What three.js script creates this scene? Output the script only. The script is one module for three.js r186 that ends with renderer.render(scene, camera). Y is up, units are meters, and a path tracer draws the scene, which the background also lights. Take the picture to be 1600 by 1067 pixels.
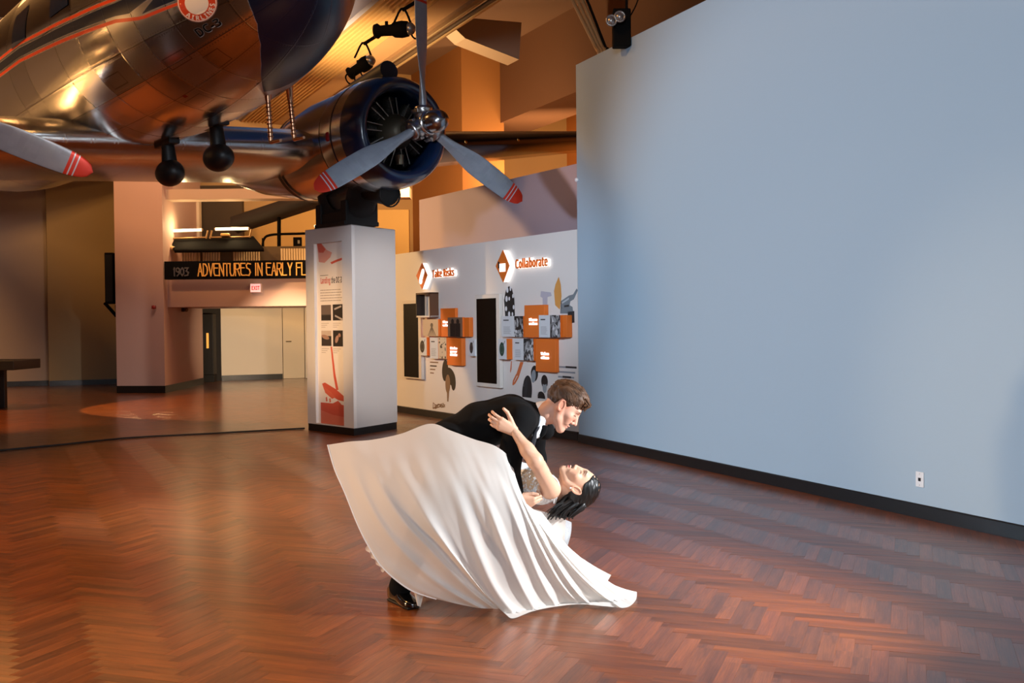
import * as THREE from 'three';
import { RoundedBoxGeometry } from 'three/addons/geometries/RoundedBoxGeometry.js';
import { mergeGeometries, mergeVertices } from 'three/addons/utils/BufferGeometryUtils.js';
import { FontLoader } from 'three/addons/loaders/FontLoader.js';
import { TextGeometry } from 'three/addons/geometries/TextGeometry.js';
import { RectAreaLightUniformsLib } from 'three/addons/lights/RectAreaLightUniformsLib.js';

// ---------------------------------------------------------------- camera, lights, exposure
const EYE = 1.52, FOCAL = 1700, PITCH = 1.08 * Math.PI / 180, ROLL = -0.010;
const scene = new THREE.Scene();
const camera = new THREE.PerspectiveCamera(2 * Math.atan(533.5 / FOCAL) * 180 / Math.PI, 1600 / 1067, 0.05, 120);
camera.rotation.order = 'YXZ';
camera.position.set(0, EYE, 0);
camera.rotation.set(-PITCH, 0, ROLL);
camera.updateMatrixWorld();
scene.add(camera);
scene.background = new THREE.Color(0x000000);
const renderer = new THREE.WebGLRenderer({ antialias: true });
renderer.toneMapping = THREE.LinearToneMapping;
renderer.toneMappingExposure = 1.0;
renderer.shadowMap.enabled = true;
RectAreaLightUniformsLib.init();
const WARM = new THREE.Color(1, 0.48, 0.15), AMBER = new THREE.Color(1, 0.60, 0.26), COOL = new THREE.Color(0.56, 0.79, 1.0), SOFT = new THREE.Color(0.93, 0.96, 1.0);
function spot(pos, target, color, intensity, angle, penumbra = 0.5, radius = 4) {
  const l = new THREE.SpotLight(color, intensity, 0, angle, penumbra, 2);
  l.position.set(...pos); l.target.position.set(...target);
  l.castShadow = true; l.shadow.radius = radius; l.shadow.mapSize.set(1024, 1024);
  scene.add(l, l.target); return l;
}
function area(pos, target, color, intensity, w, h) {
  const l = new THREE.RectAreaLight(color, intensity, w, h);
  l.position.set(...pos); l.lookAt(...target); scene.add(l); return l;
}
// photographer's strobe, right of the couple; cool skylight behind the camera; amber house lights on the left
spot([3.2, 1.75, -4.7], [-0.2, 0.7, -5.95], SOFT, 92, 0.74, 0.6, 3);
spot([3.0, 2.6, -5.5], [-1.9, 1.4, -15.2], new THREE.Color(1, 0.9, 0.85), 185, 0.15, 0.5, 6);
spot([-6.5, 1.9, -8.0], [2.3, 1.3, -9.3], COOL, 140, 0.55, 0.4, 8);
area([-1.0, 5.0, 4.5], [0.5, 2.0, -9], new THREE.Color(0.76, 0.88, 1), 19, 4.0, 2.4);
area([-5.5, 8.4, -6.5], [-7.2, 0, -8.6], WARM, 66, 2.4, 1.4);
area([-9.5, 8.4, -15], [-11.2, 0, -16], WARM, 125, 2.4, 1.4);
spot([-9, 3.6, -18.8], [-3.5, 0, -21], AMBER, 150, 0.663, 0.04, 2);
spot([-5.6, 0.75, -4.3], [-0.8, 0.75, -5.85], new THREE.Color(1, 0.66, 0.38), 58, 0.22, 0.9, 6);
spot([-7.8, 0.9, -10.8], [-2.6, 1.4, -15.0], AMBER, 130, 0.17, 1.0, 6);
area([3.6, 4.9, -22.5], [8.5, 6.6, -23], WARM, 60, 2.0, 0.8);
spot([-2.5, 3.0, -7.5], [-0.05, 2.2, -15.2], new THREE.Color(0.72, 0.84, 1), 108, 0.32, 0.6, 6);
area([-2.0, 5.2, -23.5], [-1.5, 3.0, -28], AMBER, 62, 2.0, 1.0);
spot([-4.4, 4.4, -20.6], [-2.9, 7.0, -21.6], new THREE.Color(1, 0.68, 0.34), 130, 0.85, 0.8, 6);
area([0.8, 5.0, -27.5], [1.6, 6.8, -32.5], AMBER, 30, 2.0, 1.0);
area([-6.5, 7.6, -21.5], [-8.0, 2.5, -25.5], new THREE.Color(1, 0.62, 0.42), 30, 2.0, 0.8);
spot([-3.4, 1.2, -20.5], [-7.2, 1.1, -30.2], new THREE.Color(1, 0.74, 0.46), 160, 0.30, 0.5, 2);

// ---------------------------------------------------------------- helpers
let seedState = 12345;
function rnd() { seedState = (Math.imul(seedState, 1664525) + 1013904223) >>> 0; return seedState / 4294967296; }
function reseed(n) { seedState = n >>> 0; }
const rr = (a, b) => a + (b - a) * rnd();
const clamp = (x, a, b) => Math.min(b, Math.max(a, x));
const lerp = (a, b, t) => a + (b - a) * t;
const sstep = (a, b, x) => { const t = clamp((x - a) / (b - a), 0, 1); return t * t * (3 - 2 * t); };
const v3 = (x, y, z) => new THREE.Vector3(x, y, z);
// a point of the place from where it is seen and how deep it lies
function rayOf(px, py) { return v3((px - 800) / FOCAL, -(py - 533.5) / FOCAL, -1).applyEuler(camera.rotation); }
function at(px, py, depth) { const d = rayOf(px, py); return d.multiplyScalar(depth / -d.z).add(v3(0, EYE, 0)); }
function onFloor(px, py, h = 0) { const d = rayOf(px, py); return d.multiplyScalar((h - EYE) / d.y).add(v3(0, EYE, 0)); }
function onPlane(px, py, p0, n) { const d = rayOf(px, py); const t = p0.clone().sub(v3(0, EYE, 0)).dot(n) / d.dot(n); return d.multiplyScalar(t).add(v3(0, EYE, 0)); }
function toPixel(p) { const q = p.clone().sub(camera.position).applyQuaternion(camera.quaternion.clone().invert()); return [800 + FOCAL * q.x / -q.z, 533.5 - FOCAL * q.y / -q.z, -q.z]; }
// axes of the building: U runs away from the camera along the walls, W to the right
const TH = 25.1 * Math.PI / 180;
const U = v3(-Math.sin(TH), 0, -Math.cos(TH)), W = v3(Math.cos(TH), 0, -Math.sin(TH));
const uw = (u, w, y = 0) => v3(0, y, 0).addScaledVector(U, u).addScaledVector(W, w);

const used = new Map();
function numbered(name) { const n = used.get(name) ?? 0; used.set(name, n + 1); return n ? `${name}_${String(n).padStart(3, '0')}` : name; }
function tag(o, label, category, group, kind) {
  if (label) o.userData.label = label;
  if (category) o.userData.category = category;
  if (group) o.userData.group = group;
  if (kind) o.userData.kind = kind;
  return o;
}
function thing(name, label, category, pos = v3(0, 0, 0), turn = 0, group) {
  const o = new THREE.Group(); o.name = numbered(name); o.position.copy(pos); o.rotation.y = turn; scene.add(o);
  return tag(o, label, category, group);
}
function part(name, geo, mat, parent, pos, rot) {
  const m = new THREE.Mesh(geo, mat); m.name = name; m.castShadow = m.receiveShadow = true;
  if (pos) m.position.copy(pos.isVector3 ? pos : v3(...pos));
  if (rot) m.rotation.set(...rot);
  parent.add(m); return m;
}
function struct(name, geo, mat, pos, turn = 0) {
  const m = part(numbered(name), geo, mat, scene, pos); m.rotation.y = turn; m.userData.kind = 'structure'; return m;
}
function structGroup(name, pos, turn = 0) {
  const o = new THREE.Group(); o.name = numbered(name); o.position.copy(pos); o.rotation.y = turn; o.userData.kind = 'structure'; scene.add(o); return o;
}
function M(color, roughness = 0.6, metalness = 0, extra = {}) {
  return new THREE.MeshPhysicalMaterial({ color, roughness, metalness, ...extra });
}
const boxGeo = (w, h, d, r = 0.004) => new RoundedBoxGeometry(w, h, d, 1, Math.min(r, w * 0.45, h * 0.45, d * 0.45));
const shift = (g, x, y, z) => { g.translate(x, y, z); return g; };
function merge(list) { return mergeGeometries(list.map((g) => { let q = g.index ? g.toNonIndexed() : g; for (const k of Object.keys(q.attributes)) if (!['position', 'normal', 'uv', 'color'].includes(k)) q.deleteAttribute(k); if (!q.attributes.uv) q.setAttribute('uv', new THREE.Float32BufferAttribute(new Float32Array(q.attributes.position.count * 2), 2)); return q; })); }
function tube(points, radius, seg = 24, rad = 8) { return new THREE.TubeGeometry(new THREE.CatmullRomCurve3(points), seg, radius, rad, false); }
function rod(a, b, r, r2 = r, seg = 12) {
  const d = b.clone().sub(a), g = new THREE.CylinderGeometry(r2, r, d.length(), seg);
  g.applyQuaternion(new THREE.Quaternion().setFromUnitVectors(v3(0, 1, 0), d.clone().normalize()));
  const c = a.clone().add(b).multiplyScalar(0.5); g.translate(c.x, c.y, c.z); return g;
}
function canvasTex(w, h, draw, srgb = true) {
  const c = document.createElement('canvas'); c.width = w; c.height = h; const g = c.getContext('2d'); draw(g, w, h);
  const t = new THREE.CanvasTexture(c); if (srgb) t.colorSpace = THREE.SRGBColorSpace; t.magFilter = THREE.LinearFilter; return t;
}
// smooth value noise
function hash3(x, y, z) { let h = Math.imul(x, 374761393) ^ Math.imul(y, 668265263) ^ Math.imul(z, 2147483647 - 1640531535); h = Math.imul(h ^ (h >>> 13), 1274126177); return ((h ^ (h >>> 16)) >>> 0) / 4294967296; }
function noise3(x, y, z) {
  const xi = Math.floor(x), yi = Math.floor(y), zi = Math.floor(z), f = (t) => t * t * (3 - 2 * t), u = f(x - xi), v = f(y - yi), w = f(z - zi);
  const L = (dz) => lerp(lerp(hash3(xi, yi, zi + dz), hash3(xi + 1, yi, zi + dz), u), lerp(hash3(xi, yi + 1, zi + dz), hash3(xi + 1, yi + 1, zi + dz), u), v);
  return lerp(L(0), L(1), w);
}
const fbm = (x, y, z) => 0.55 * noise3(x, y, z) + 0.3 * noise3(x * 2.1 + 7, y * 2.1, z * 2.1) + 0.15 * noise3(x * 4.3, y * 4.3 + 3, z * 4.3);
const font = await new FontLoader().loadAsync('fonts/droid/droid_sans_bold.typeface.json');
function text3(str, size, depth) { const g = new TextGeometry(str, { font, size, depth, curveSegments: 4, bevelEnabled: false }); g.computeBoundingBox(); return g; }
// a closed loft through rings of points
function loft(rings, capA = true, capB = true, closed = true, uvs = null) {
  const n = rings[0].length, pos = [], uv = [], idx = [];
  rings.forEach((r, i) => r.forEach((p, j) => { pos.push(p.x, p.y, p.z); const q = uvs ? uvs(i, j) : [j / (n - 1), i / (rings.length - 1)]; uv.push(q[0], q[1]); }));
  const m = closed ? n : n - 1;
  for (let i = 0; i + 1 < rings.length; i++) for (let j = 0; j < m; j++) {
    const a = i * n + j, b = i * n + (j + 1) % n, c = a + n, d = b + n;
    idx.push(a, b, d, a, d, c);
  }
  const cap = (i, flip) => { const c = v3(0, 0, 0); rings[i].forEach((p) => c.add(p)); c.multiplyScalar(1 / n); const k = pos.length / 3; pos.push(c.x, c.y, c.z); uv.push(0, 0); for (let j = 0; j < m; j++) { const a = i * n + j, b = i * n + (j + 1) % n; flip ? idx.push(k, b, a) : idx.push(k, a, b); } };
  if (capA) cap(0, true); if (capB) cap(rings.length - 1, false);
  const g = new THREE.BufferGeometry(); g.setAttribute('position', new THREE.Float32BufferAttribute(pos, 3)); g.setAttribute('uv', new THREE.Float32BufferAttribute(uv, 2)); g.setIndex(idx); g.computeVertexNormals(); return g;
}
// ---------------------------------------------------------------- floor: herringbone planks laid along the building's axes
const floorGroup = structGroup('floor', v3(0, 0, 0));
{
  const slab = new THREE.BoxGeometry(34, 0.2, 50); slab.translate(0, -0.111, 0);
  const sm = part('subfloor', slab, M(0x2a120a, 0.7), floorGroup, uw(13, -2.5)); sm.rotation.y = TH;
  const grain = (n) => canvasTex(1024, 256, (g, w, h) => {
    const im = g.createImageData(w, h);
    for (let y = 0; y < h; y++) for (let x = 0; x < w; x++) {
      const a = noise3(x * 0.012, y * 0.22, n), b = noise3(x * 0.05, y * 0.7, n + 9), c = noise3(x * 0.004, y * 0.03, n + 3);
      const pore = noise3(x * 0.08, y * 1.1, n + 20) > 0.83 ? -14 : 0;
      const k = 214 + (a - 0.5) * 44 + (b - 0.5) * 20 + (c - 0.5) * 50 + pore, i = (y * w + x) * 4;
      im.data[i] = clamp(k + 6, 0, 255); im.data[i + 1] = clamp(k - 4, 0, 255); im.data[i + 2] = clamp(k - 14, 0, 255); im.data[i + 3] = 255;
    }
    g.putImageData(im, 0, 0);
  });
  const tex = grain(1); tex.wrapS = tex.wrapT = THREE.RepeatWrapping;
  const L = 0.46, B = 0.0766, gap = 0.0001, bev = 0.0004, th = 0.012;
  function plankGeo(du, dv, tilt) {
    const l = L / 2 - gap, b = B / 2 - gap, pos = [], nor = [], uv = [], t1 = tilt[0], t2 = tilt[1];
    const P = (x, z, y) => [x, y + x * t1 + z * t2, z];
    const quad = (A, C, D, E) => { const n = v3(...C).sub(v3(...A)).cross(v3(...D).sub(v3(...A))).normalize(); for (const p of [A, C, D, A, D, E]) { pos.push(...p); nor.push(n.x, n.y, n.z); uv.push(p[0] / 0.92 + du, p[2] / 0.23 + dv); } };
    const T = [[-l + bev, b - bev], [l - bev, b - bev], [l - bev, -b + bev], [-l + bev, -b + bev]].map(([x, z]) => P(x, z, 0));
    const S = [[-l, b], [l, b], [l, -b], [-l, -b]].map(([x, z]) => P(x, z, -bev)), D = S.map(([x, y, z]) => [x, -th, z]);
    quad(T[0], T[1], T[2], T[3]);
    for (let i = 0; i < 4; i++) { const j = (i + 1) % 4; quad(S[i], S[j], T[j], T[i]); quad(D[i], D[j], S[j], S[i]); }
    const g = new THREE.BufferGeometry(); g.setAttribute('position', new THREE.Float32BufferAttribute(pos, 3)); g.setAttribute('normal', new THREE.Float32BufferAttribute(nor, 3)); g.setAttribute('uv', new THREE.Float32BufferAttribute(uv, 2)); return g;
  }
  reseed(77);
  const geos = []; for (let i = 0; i < 16; i++) geos.push(plankGeo(rnd(), rnd(), [rr(-0.002, 0.002), rr(-0.006, 0.006)]));
  const tones = []; for (let i = 0; i < 10; i++) { const k = rr(0.62, 1.24), r = rr(0.93, 1.07); tones.push(new THREE.Color(0.255 * k, 0.070 * k * r, 0.0125 * k * r * r)); }
  const opt = { roughness: 0.36, metalness: 0, map: tex, ior: 1.42, clearcoat: 0.5, clearcoatRoughness: 0.25, anisotropy: 0.6, anisotropyRotation: Math.PI / 2 };
  const mats = tones.map((c) => new THREE.MeshPhysicalMaterial({ ...opt, color: c }));
  const angA = -70.1 * Math.PI / 180, angB = 19.9 * Math.PI / 180;
  const A = v3(Math.sin(angA), 0, -Math.cos(angA)), Bd = v3(Math.sin(angB), 0, -Math.cos(angB));
  const planks = [];
  const yawOf = (d) => Math.atan2(-d.z, d.x);
  for (let k = -470; k < 620; k++) for (let m = -62; m < 62; m++) for (const o of [0, 1]) {
    const a = k * B + m * L + (o ? L + B / 2 : L / 2), b = k * B - m * L + (o ? B - L / 2 : B / 2);
    const c = v3(0, 0, 0).addScaledVector(A, a).addScaledVector(Bd, b), u = c.dot(U), w = c.dot(W);
    if (u < 1.4 || u > 30.05 || w > 7.6 || c.z > -1.6) continue;
    const q = toPixel(c); if (q[0] < -170 - 300 / q[2] || q[0] > 1770 + 300 / q[2] || q[1] > 1067 + 420) continue;
    const inside = q[0] > -60 && q[0] < 1660 && q[1] < 1090;
    planks.push({ c, yaw: yawOf(o ? Bd : A), size: inside ? 1 / (q[2] * q[2] * q[2]) : 0 });
  }
  planks.sort((p, q) => q.size - p.size);
  const rest = [], far = [], col = new THREE.Color();
  planks.forEach((p, i) => {
    const gi = Math.floor(rnd() * geos.length), mi = Math.floor(rnd() * mats.length);
    if (i < 300) { const m = part(i ? `plank_${String(i).padStart(3, '0')}` : 'plank', geos[gi], mats[mi], floorGroup, p.c); m.rotation.y = p.yaw; return; }
    const g = geos[gi].clone(); g.rotateY(p.yaw); g.translate(p.c.x, p.c.y, p.c.z); col.copy(tones[mi]);
    const n = g.attributes.position.count, c = new Float32Array(n * 3); for (let j = 0; j < n; j++) { c[3 * j] = col.r; c[3 * j + 1] = col.g; c[3 * j + 2] = col.b; }
    g.setAttribute('color', new THREE.BufferAttribute(c, 3)); (p.c.z < -13.0 - (p.c.x + 6.1) * 0.8 ? far : rest).push(g);
  });
  const rm = part('floor_planks', mergeGeometries(rest), new THREE.MeshPhysicalMaterial({ ...opt, vertexColors: true }), floorGroup); rm.userData.kind = 'stuff';
  const fm = part('hall_planks', mergeGeometries(far), new THREE.MeshPhysicalMaterial({ ...opt, vertexColors: true, anisotropy: 0, roughness: 0.28, clearcoat: 0.8, clearcoatRoughness: 0.2 }), floorGroup); fm.userData.kind = 'stuff';
  console.log('planks', planks.length);
}
const cableMat = M(0x0c0a09, 0.6);
tag(part('floor_cable', tube([onFloor(-60, 709, 0.012), onFloor(90, 695, 0.012), onFloor(200, 684, 0.012), onFloor(330, 677, 0.012), onFloor(476, 669, 0.012)], 0.011, 60, 8), cableMat, scene), 'thin black cable lying across the wooden floor toward the poster column', 'cable');

// ---------------------------------------------------------------- walls
const plaster = (c, r = 0.75) => M(c, r);
const baseMat = M(0x0d0e10, 0.42);
const wallTex = canvasTex(512, 512, (g, w, h) => { const im = g.createImageData(w, h); for (let y = 0; y < h; y++) for (let x = 0; x < w; x++) { const k = 128 + (fbm(x * 0.09, y * 0.09, 2) - 0.5) * 90 + (hash3(x, y, 4) - 0.5) * 40, i = (y * w + x) * 4; im.data[i] = im.data[i + 1] = im.data[i + 2] = k; im.data[i + 3] = 255; } g.putImageData(im, 0, 0); }, false);
wallTex.wrapS = wallTex.wrapT = THREE.RepeatWrapping; wallTex.repeat.set(6, 6);
// a wall slab between two floor points; the face toward the viewer passes through them, thickness behind
function wallBetween(name, a, b, y0, y1, mat, thick = 0.2) {
  const d = b.clone().sub(a); d.y = 0; const len = d.length(), yaw = Math.atan2(-d.z, d.x);
  const g = new THREE.BoxGeometry(len, y1 - y0, thick); g.translate(len / 2, (y0 + y1) / 2, -thick / 2);
  const m = struct(name, g, mat, v3(a.x, 0, a.z), yaw);
  return { mesh: m, origin: v3(a.x, 0, a.z), dir: d.normalize(), normal: v3(0, 1, 0).cross(d).normalize().negate(), yaw, len };
}
function baseboard(name, wall, a0, a1, h, t = 0.018) {
  const s = new THREE.Shape(); s.moveTo(0, 0); s.lineTo(t, 0); s.lineTo(t, h - 0.008); s.lineTo(t - 0.008, h); s.lineTo(0, h); s.closePath();
  const g = new THREE.ExtrudeGeometry(s, { depth: a1 - a0, bevelEnabled: false }); g.rotateY(Math.PI / 2); // x -> -z, z -> x
  g.scale(1, 1, -1); const p = g.attributes.position; g.index || flipTris(g);
  g.computeVertexNormals();
  return struct(name, g, baseMat, wall.origin.clone().addScaledVector(wall.dir, a0), wall.yaw);
}
function flipTris(g) { for (const k of ['position', 'normal', 'uv']) { const at = g.attributes[k], n = at.itemSize, A = at.array; for (let i = 0; i < at.count; i += 3) for (let c = 0; c < n; c++) { const t = A[(i + 1) * n + c]; A[(i + 1) * n + c] = A[(i + 2) * n + c]; A[(i + 2) * n + c] = t; } } }
// grey partition on the right
const g0 = onFloor(905, 691), gDir = v3(Math.sin(157.1 * Math.PI / 180) , 0, -Math.cos(157.1 * Math.PI / 180)); // toward the camera
const greyMat = M(new THREE.Color(0.39, 0.52, 0.63), 0.62, 0, { bumpMap: wallTex, bumpScale: 0.0006 });
const greyWall = wallBetween('wall_right', g0, g0.clone().addScaledVector(gDir, 17), 0, 4.68, greyMat, 0.3);
baseboard('baseboard_right', greyWall, 0, 16.9, 0.105);
// exhibit wall farther back
const c0 = onFloor(625, 644), c1 = onFloor(904.5, 688.5), cDir = c1.clone().sub(c0).normalize();
const exMat = M(0xe4e0dc, 0.55);
const c00 = c0.clone().addScaledVector(cDir, -1.6);
const exWall = wallBetween('wall_exhibit', c00, c1, 0, 2.665, exMat, 0.25);
baseboard('baseboard_exhibit', exWall, 0, exWall.len, 0.11);
// tall partition behind the exhibit wall
{
  const n = v3(0, 1, 0).cross(cDir).normalize(); // away from the viewer
  const a = at(655, 315, 21.5); a.y = 0;
  wallBetween('wall_rear_partition', a, a.clone().addScaledVector(cDir, 9.5), 0, 3.92, M(0xb3a8b8, 0.75), 0.25);
}
// shell of the hall
const shellMat = M(0xa98d70, 0.85), rearMat = M(0xb49a7e, 0.8), darkMat = M(0x3b2c22, 0.85);
const HALL = { u0: -9, u1: 30, w0: -16, w1: 16, h: 9.2 };
function slabUW(name, u0, u1, w0, w1, y0, y1, mat) {
  const g = new THREE.BoxGeometry(w1 - w0, y1 - y0, u1 - u0);
  return struct(name, g, mat, uw((u0 + u1) / 2, (w0 + w1) / 2, (y0 + y1) / 2), TH);
}
slabUW('wall_far_right', HALL.u0, HALL.u1, HALL.w1, HALL.w1 + 0.3, 0, HALL.h, M(0xc07a3a, 0.8));
slabUW('wall_left', HALL.u0, HALL.u1, HALL.w0 - 0.3, HALL.w0, 0, HALL.h, shellMat);
slabUW('wall_front', HALL.u0 - 0.3, HALL.u0, HALL.w0, HALL.w1, 0, HALL.h, shellMat);
slabUW('ceiling', HALL.u0, HALL.u1, HALL.w0, HALL.w1, HALL.h, HALL.h + 0.3, M(0x6a5340, 0.9));
slabUW('ground_outer', HALL.u0, HALL.u1, HALL.w0, HALL.w1, -0.45, -0.22, M(0x20100a, 0.8));
// rear wall with a shallow offset at the left
const rearLeftMat = M(0xa59a92, 0.8), rearCreamMat = M(0xd9cdb8, 0.75);
slabUW('wall_rear_left', 30, 30.3, HALL.w0, 1.05, 0, HALL.h, rearLeftMat);
slabUW('wall_rear_centre', 29.7, 30.0, 1.05, 2.9, 0, HALL.h, M(0x9c8c6c, 0.8));
slabUW('wall_rear_right', 30, 30.3, 2.9, HALL.w1, 0, HALL.h, M(0xc9a878, 0.8));
{
  const bw = (name, w0, w1, u) => slabUW(name, u - 0.02, u, w0, w1, 0, 0.13, baseMat);
  bw('baseboard_rear_left', -12, 1.05, 30); bw('baseboard_rear_centre', 1.05, 2.9, 29.7);
}
// ---------------------------------------------------------------- ceiling pieces above the exhibit side, all along the hall
{
  const deckMat = M(0xc9a067, 0.55), plainMat = M(0xb08a62, 0.7), y = 7.0;
  const shape = new THREE.Shape(); const w0 = 5.97, w1 = 6.83, n = 9, pitch = (w1 - w0) / n;
  shape.moveTo(w0, y + 0.25); shape.lineTo(w0, y);
  for (let i = 0; i < n; i++) { const x = w0 + i * pitch; shape.lineTo(x + pitch * 0.42, y); shape.lineTo(x + pitch * 0.54, y + 0.055); shape.lineTo(x + pitch * 0.86, y + 0.055); shape.lineTo(x + pitch, y); }
  shape.lineTo(w1, y + 0.25); shape.closePath();
  const g = new THREE.ExtrudeGeometry(shape, { depth: 24, bevelEnabled: false });
  struct('ceiling_corrugated_deck', g, deckMat, uw(30, 0, 0), TH);
  slabUW('ceiling_strip', 6, 30, 6.84, 7.32, 7.0, 7.25, plainMat);
  slabUW('ceiling_beam', 6, 30, 7.32, 7.42, 6.93, 7.6, M(0x8a6a4a, 0.7));
  // bluish end bay left of the deck
  slabUW('ceiling_bay', 4, 30, 3.2, 5.95, 8.3, 8.5, M(0x2f6fd8, 0.7));
  slabUW('beam_bay', 18.2, 18.9, 3.2, 5.95, 7.4, 8.3, M(0xb79f86, 0.7));
  slabUW('ceiling_bay_side', 4, 30, 5.85, 5.96, 7.05, 8.4, M(0x9fa0b8, 0.7));
  // bulkhead and its dark soffit on the far right
  slabUW('wall_bulkhead', 8, 30, 12.0, 13.3, 6.75, HALL.h, M(0x6b4a36, 0.8));
  slabUW('ceiling_upper', 6, 30, 7.42, 12.1, 8.7, 8.9, M(0x8e7260, 0.8));
  slabUW('pilaster', 26.2, 30, 10.9, 12.1, 0, 8.7, M(0xa06c3a, 0.8));
}
// ---------------------------------------------------------------- poster column under the aircraft
{
  const k1 = v3(-2.91, 0, -15.417), k2 = v3(-2.133, 0, -14.57), k3 = v3(-1.644, 0, -15.473), k4 = k1.clone().add(k3).sub(k2);
  const ctr = k1.clone().add(k3).multiplyScalar(0.5), H = 2.82;
  const col = thing('display_column', 'white square column with a red and white poster on one face, carrying the aircraft wheel', 'column', ctr);
  const white = M(0xd9d4d0, 0.6);
  const prism = (ps, y0, y1) => loft([y0, y1].map((y) => ps.map((p) => v3(p.x - ctr.x, y, p.z - ctr.z))), true, true);
  const flat = (g) => { const q = g.toNonIndexed(); q.computeVertexNormals(); return q; };
  const dL = k2.clone().sub(k1).normalize(), nL = v3(0, 1, 0).cross(dL).normalize(); if (nL.z < 0) nL.negate();
  const dep = 0.05, i1 = k1.clone().addScaledVector(nL, -dep), i2 = k2.clone().addScaledVector(nL, -dep).addScaledVector(k3.clone().sub(k2).normalize(), 0.0);
  part('shaft', flat(prism([i1, i2, k3, k4].reverse(), 0.1, H)), white, col);
  const inner = (p, f) => p.clone().sub(ctr).multiplyScalar(f).add(ctr);
  part('plinth', flat(prism([k1, k2, k3, k4].map((p) => inner(p, 0.985)).reverse(), 0, 0.115)), baseMat, col);
  part('cap', flat(prism([k1, k2, k3, k4].map((p) => inner(p, 1.0)).reverse(), H, H + 0.012)), M(0xb9b4b2, 0.7), col);
  { const cr = part('cradle', merge([shift(boxGeo(0.5, 0.34, 0.16, 0.02), 0, 0, 0.36), shift(boxGeo(0.5, 0.34, 0.16, 0.02), 0, 0, -0.36), shift(boxGeo(0.54, 0.06, 0.86, 0.01), 0, -0.14, 0), shift(boxGeo(0.46, 0.2, 0.6, 0.01), 0, -0.07, 0)]), M(0x0c0b0b, 0.7), col, [0.0, H + 0.18, 0.35]); cr.rotation.y = 37.6 * Math.PI / 180; }
  // cladding of the poster face with its recess
  const len = k1.distanceTo(k2), pl = (px, py) => { const p = onPlane(px, py, k1, nL); return [p.clone().sub(k1).dot(dL), p.y]; };
  const [xa, ya] = pl(490, 381), [xb, yb] = pl(537.5, 664);
  const s = new THREE.Shape(); s.moveTo(0, 0.1); s.lineTo(len, 0.1); s.lineTo(len, H); s.lineTo(0, H); s.closePath();
  const hole = new THREE.Path(); hole.moveTo(xa, 0.115); hole.lineTo(xa, ya); hole.lineTo(xb, ya); hole.lineTo(xb, 0.115); hole.closePath(); s.holes.push(hole);
  const yawL = Math.atan2(-dL.z, dL.x);
  const clad = new THREE.ExtrudeGeometry(s, { depth: dep - 0.001, bevelEnabled: false });
  const cm = part('cladding', clad, white, col, i1.clone().sub(ctr)); cm.rotation.y = yawL;
  // the poster
  const tex = canvasTex(420, 1600, (g, w, h) => {
    g.fillStyle = '#efe6df'; g.fillRect(0, 0, w, h);
    const X = (px) => (px - 490) / 48 * w, Y = (py) => (py - 380) / 285 * h;
    const poly = (c, pts) => { g.fillStyle = c; g.beginPath(); pts.forEach(([a, b], i) => (i ? g.lineTo(X(a), Y(b)) : g.moveTo(X(a), Y(b)))); g.closePath(); g.fill(); };
    poly('#e7a394', [[491, 380], [499, 380], [508, 391], [517, 396], [514, 403], [504, 411], [494, 409]]);
    poly('#d9604c', [[491, 380], [498, 380], [506, 390], [502, 395], [494, 394]]);
    poly('#d65c46', [[514, 411], [523, 408], [535, 405], [537.5, 408], [525, 411], [516, 414]]);
    g.fillStyle = '#3a302c'; g.fillRect(X(496), Y(430.4), X(510) - X(496), 4);
    g.textBaseline = 'alphabetic'; g.font = 'bold 74px sans-serif';
    g.save(); g.translate(X(496.5), Y(443.5)); g.scale(w * 0.76 / g.measureText('Landing the DC-3').width, 1); g.fillStyle = '#c8352c'; g.fillText('Landing', 0, 0); const lw = g.measureText('Landing ').width; g.fillStyle = '#1d1a1a'; g.fillText('the DC-3', lw, 0); g.restore();
    for (let i = 0; i < 5; i++) { g.fillStyle = '#94867f'; for (let x = X(496); x < X(530 + (i % 2) * 1.5); x += 17) g.fillRect(x, Y(453.5 + i * 4.2), 11 + (i * 7 + x) % 5, 6); }
    const photo = (a, b, c, d, kind) => {
      const x = X(a), y = Y(b), ww = X(c) - x, hh = Y(d) - y; g.save(); g.beginPath(); g.rect(x, y, ww, hh); g.clip(); g.fillStyle = '#2b2624'; g.fillRect(x, y, ww, hh);
      if (kind === 0) { g.fillStyle = '#6d5f58'; g.fillRect(x, y, ww, hh * 0.6); g.fillStyle = '#57504c'; g.fillRect(x, y + hh * 0.6, ww, 6); }
      if (kind === 1) { g.strokeStyle = '#b9b0ac'; g.lineWidth = 16; g.beginPath(); g.moveTo(x + ww * 0.15, y + hh * 0.3); g.lineTo(x + ww * 0.8, y + hh * 0.12); g.moveTo(x + ww * 0.2, y + hh * 0.7); g.lineTo(x + ww * 0.9, y + hh * 0.95); g.stroke(); }
      if (kind === 2) { g.fillStyle = '#c9b6a6'; g.fillRect(x, y, ww, hh * 0.35); g.fillStyle = '#a98572'; g.beginPath(); g.ellipse(x + ww * 0.4, y + hh * 0.42, ww * 0.4, hh * 0.14, 0.2, 0, 7); g.fill(); g.fillStyle = '#3a322e'; g.fillRect(x, y + hh * 0.58, ww, hh * 0.42); }
      if (kind === 3) { g.fillStyle = '#b48d7d'; g.beginPath(); g.ellipse(x + ww * 0.35, y + hh * 0.55, ww * 0.14, hh * 0.26, 0.5, 0, 7); g.fill(); g.beginPath(); g.ellipse(x + ww * 0.6, y + hh * 0.3, ww * 0.12, hh * 0.12, 0.5, 0, 7); g.fill(); }
      g.restore();
    };
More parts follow.
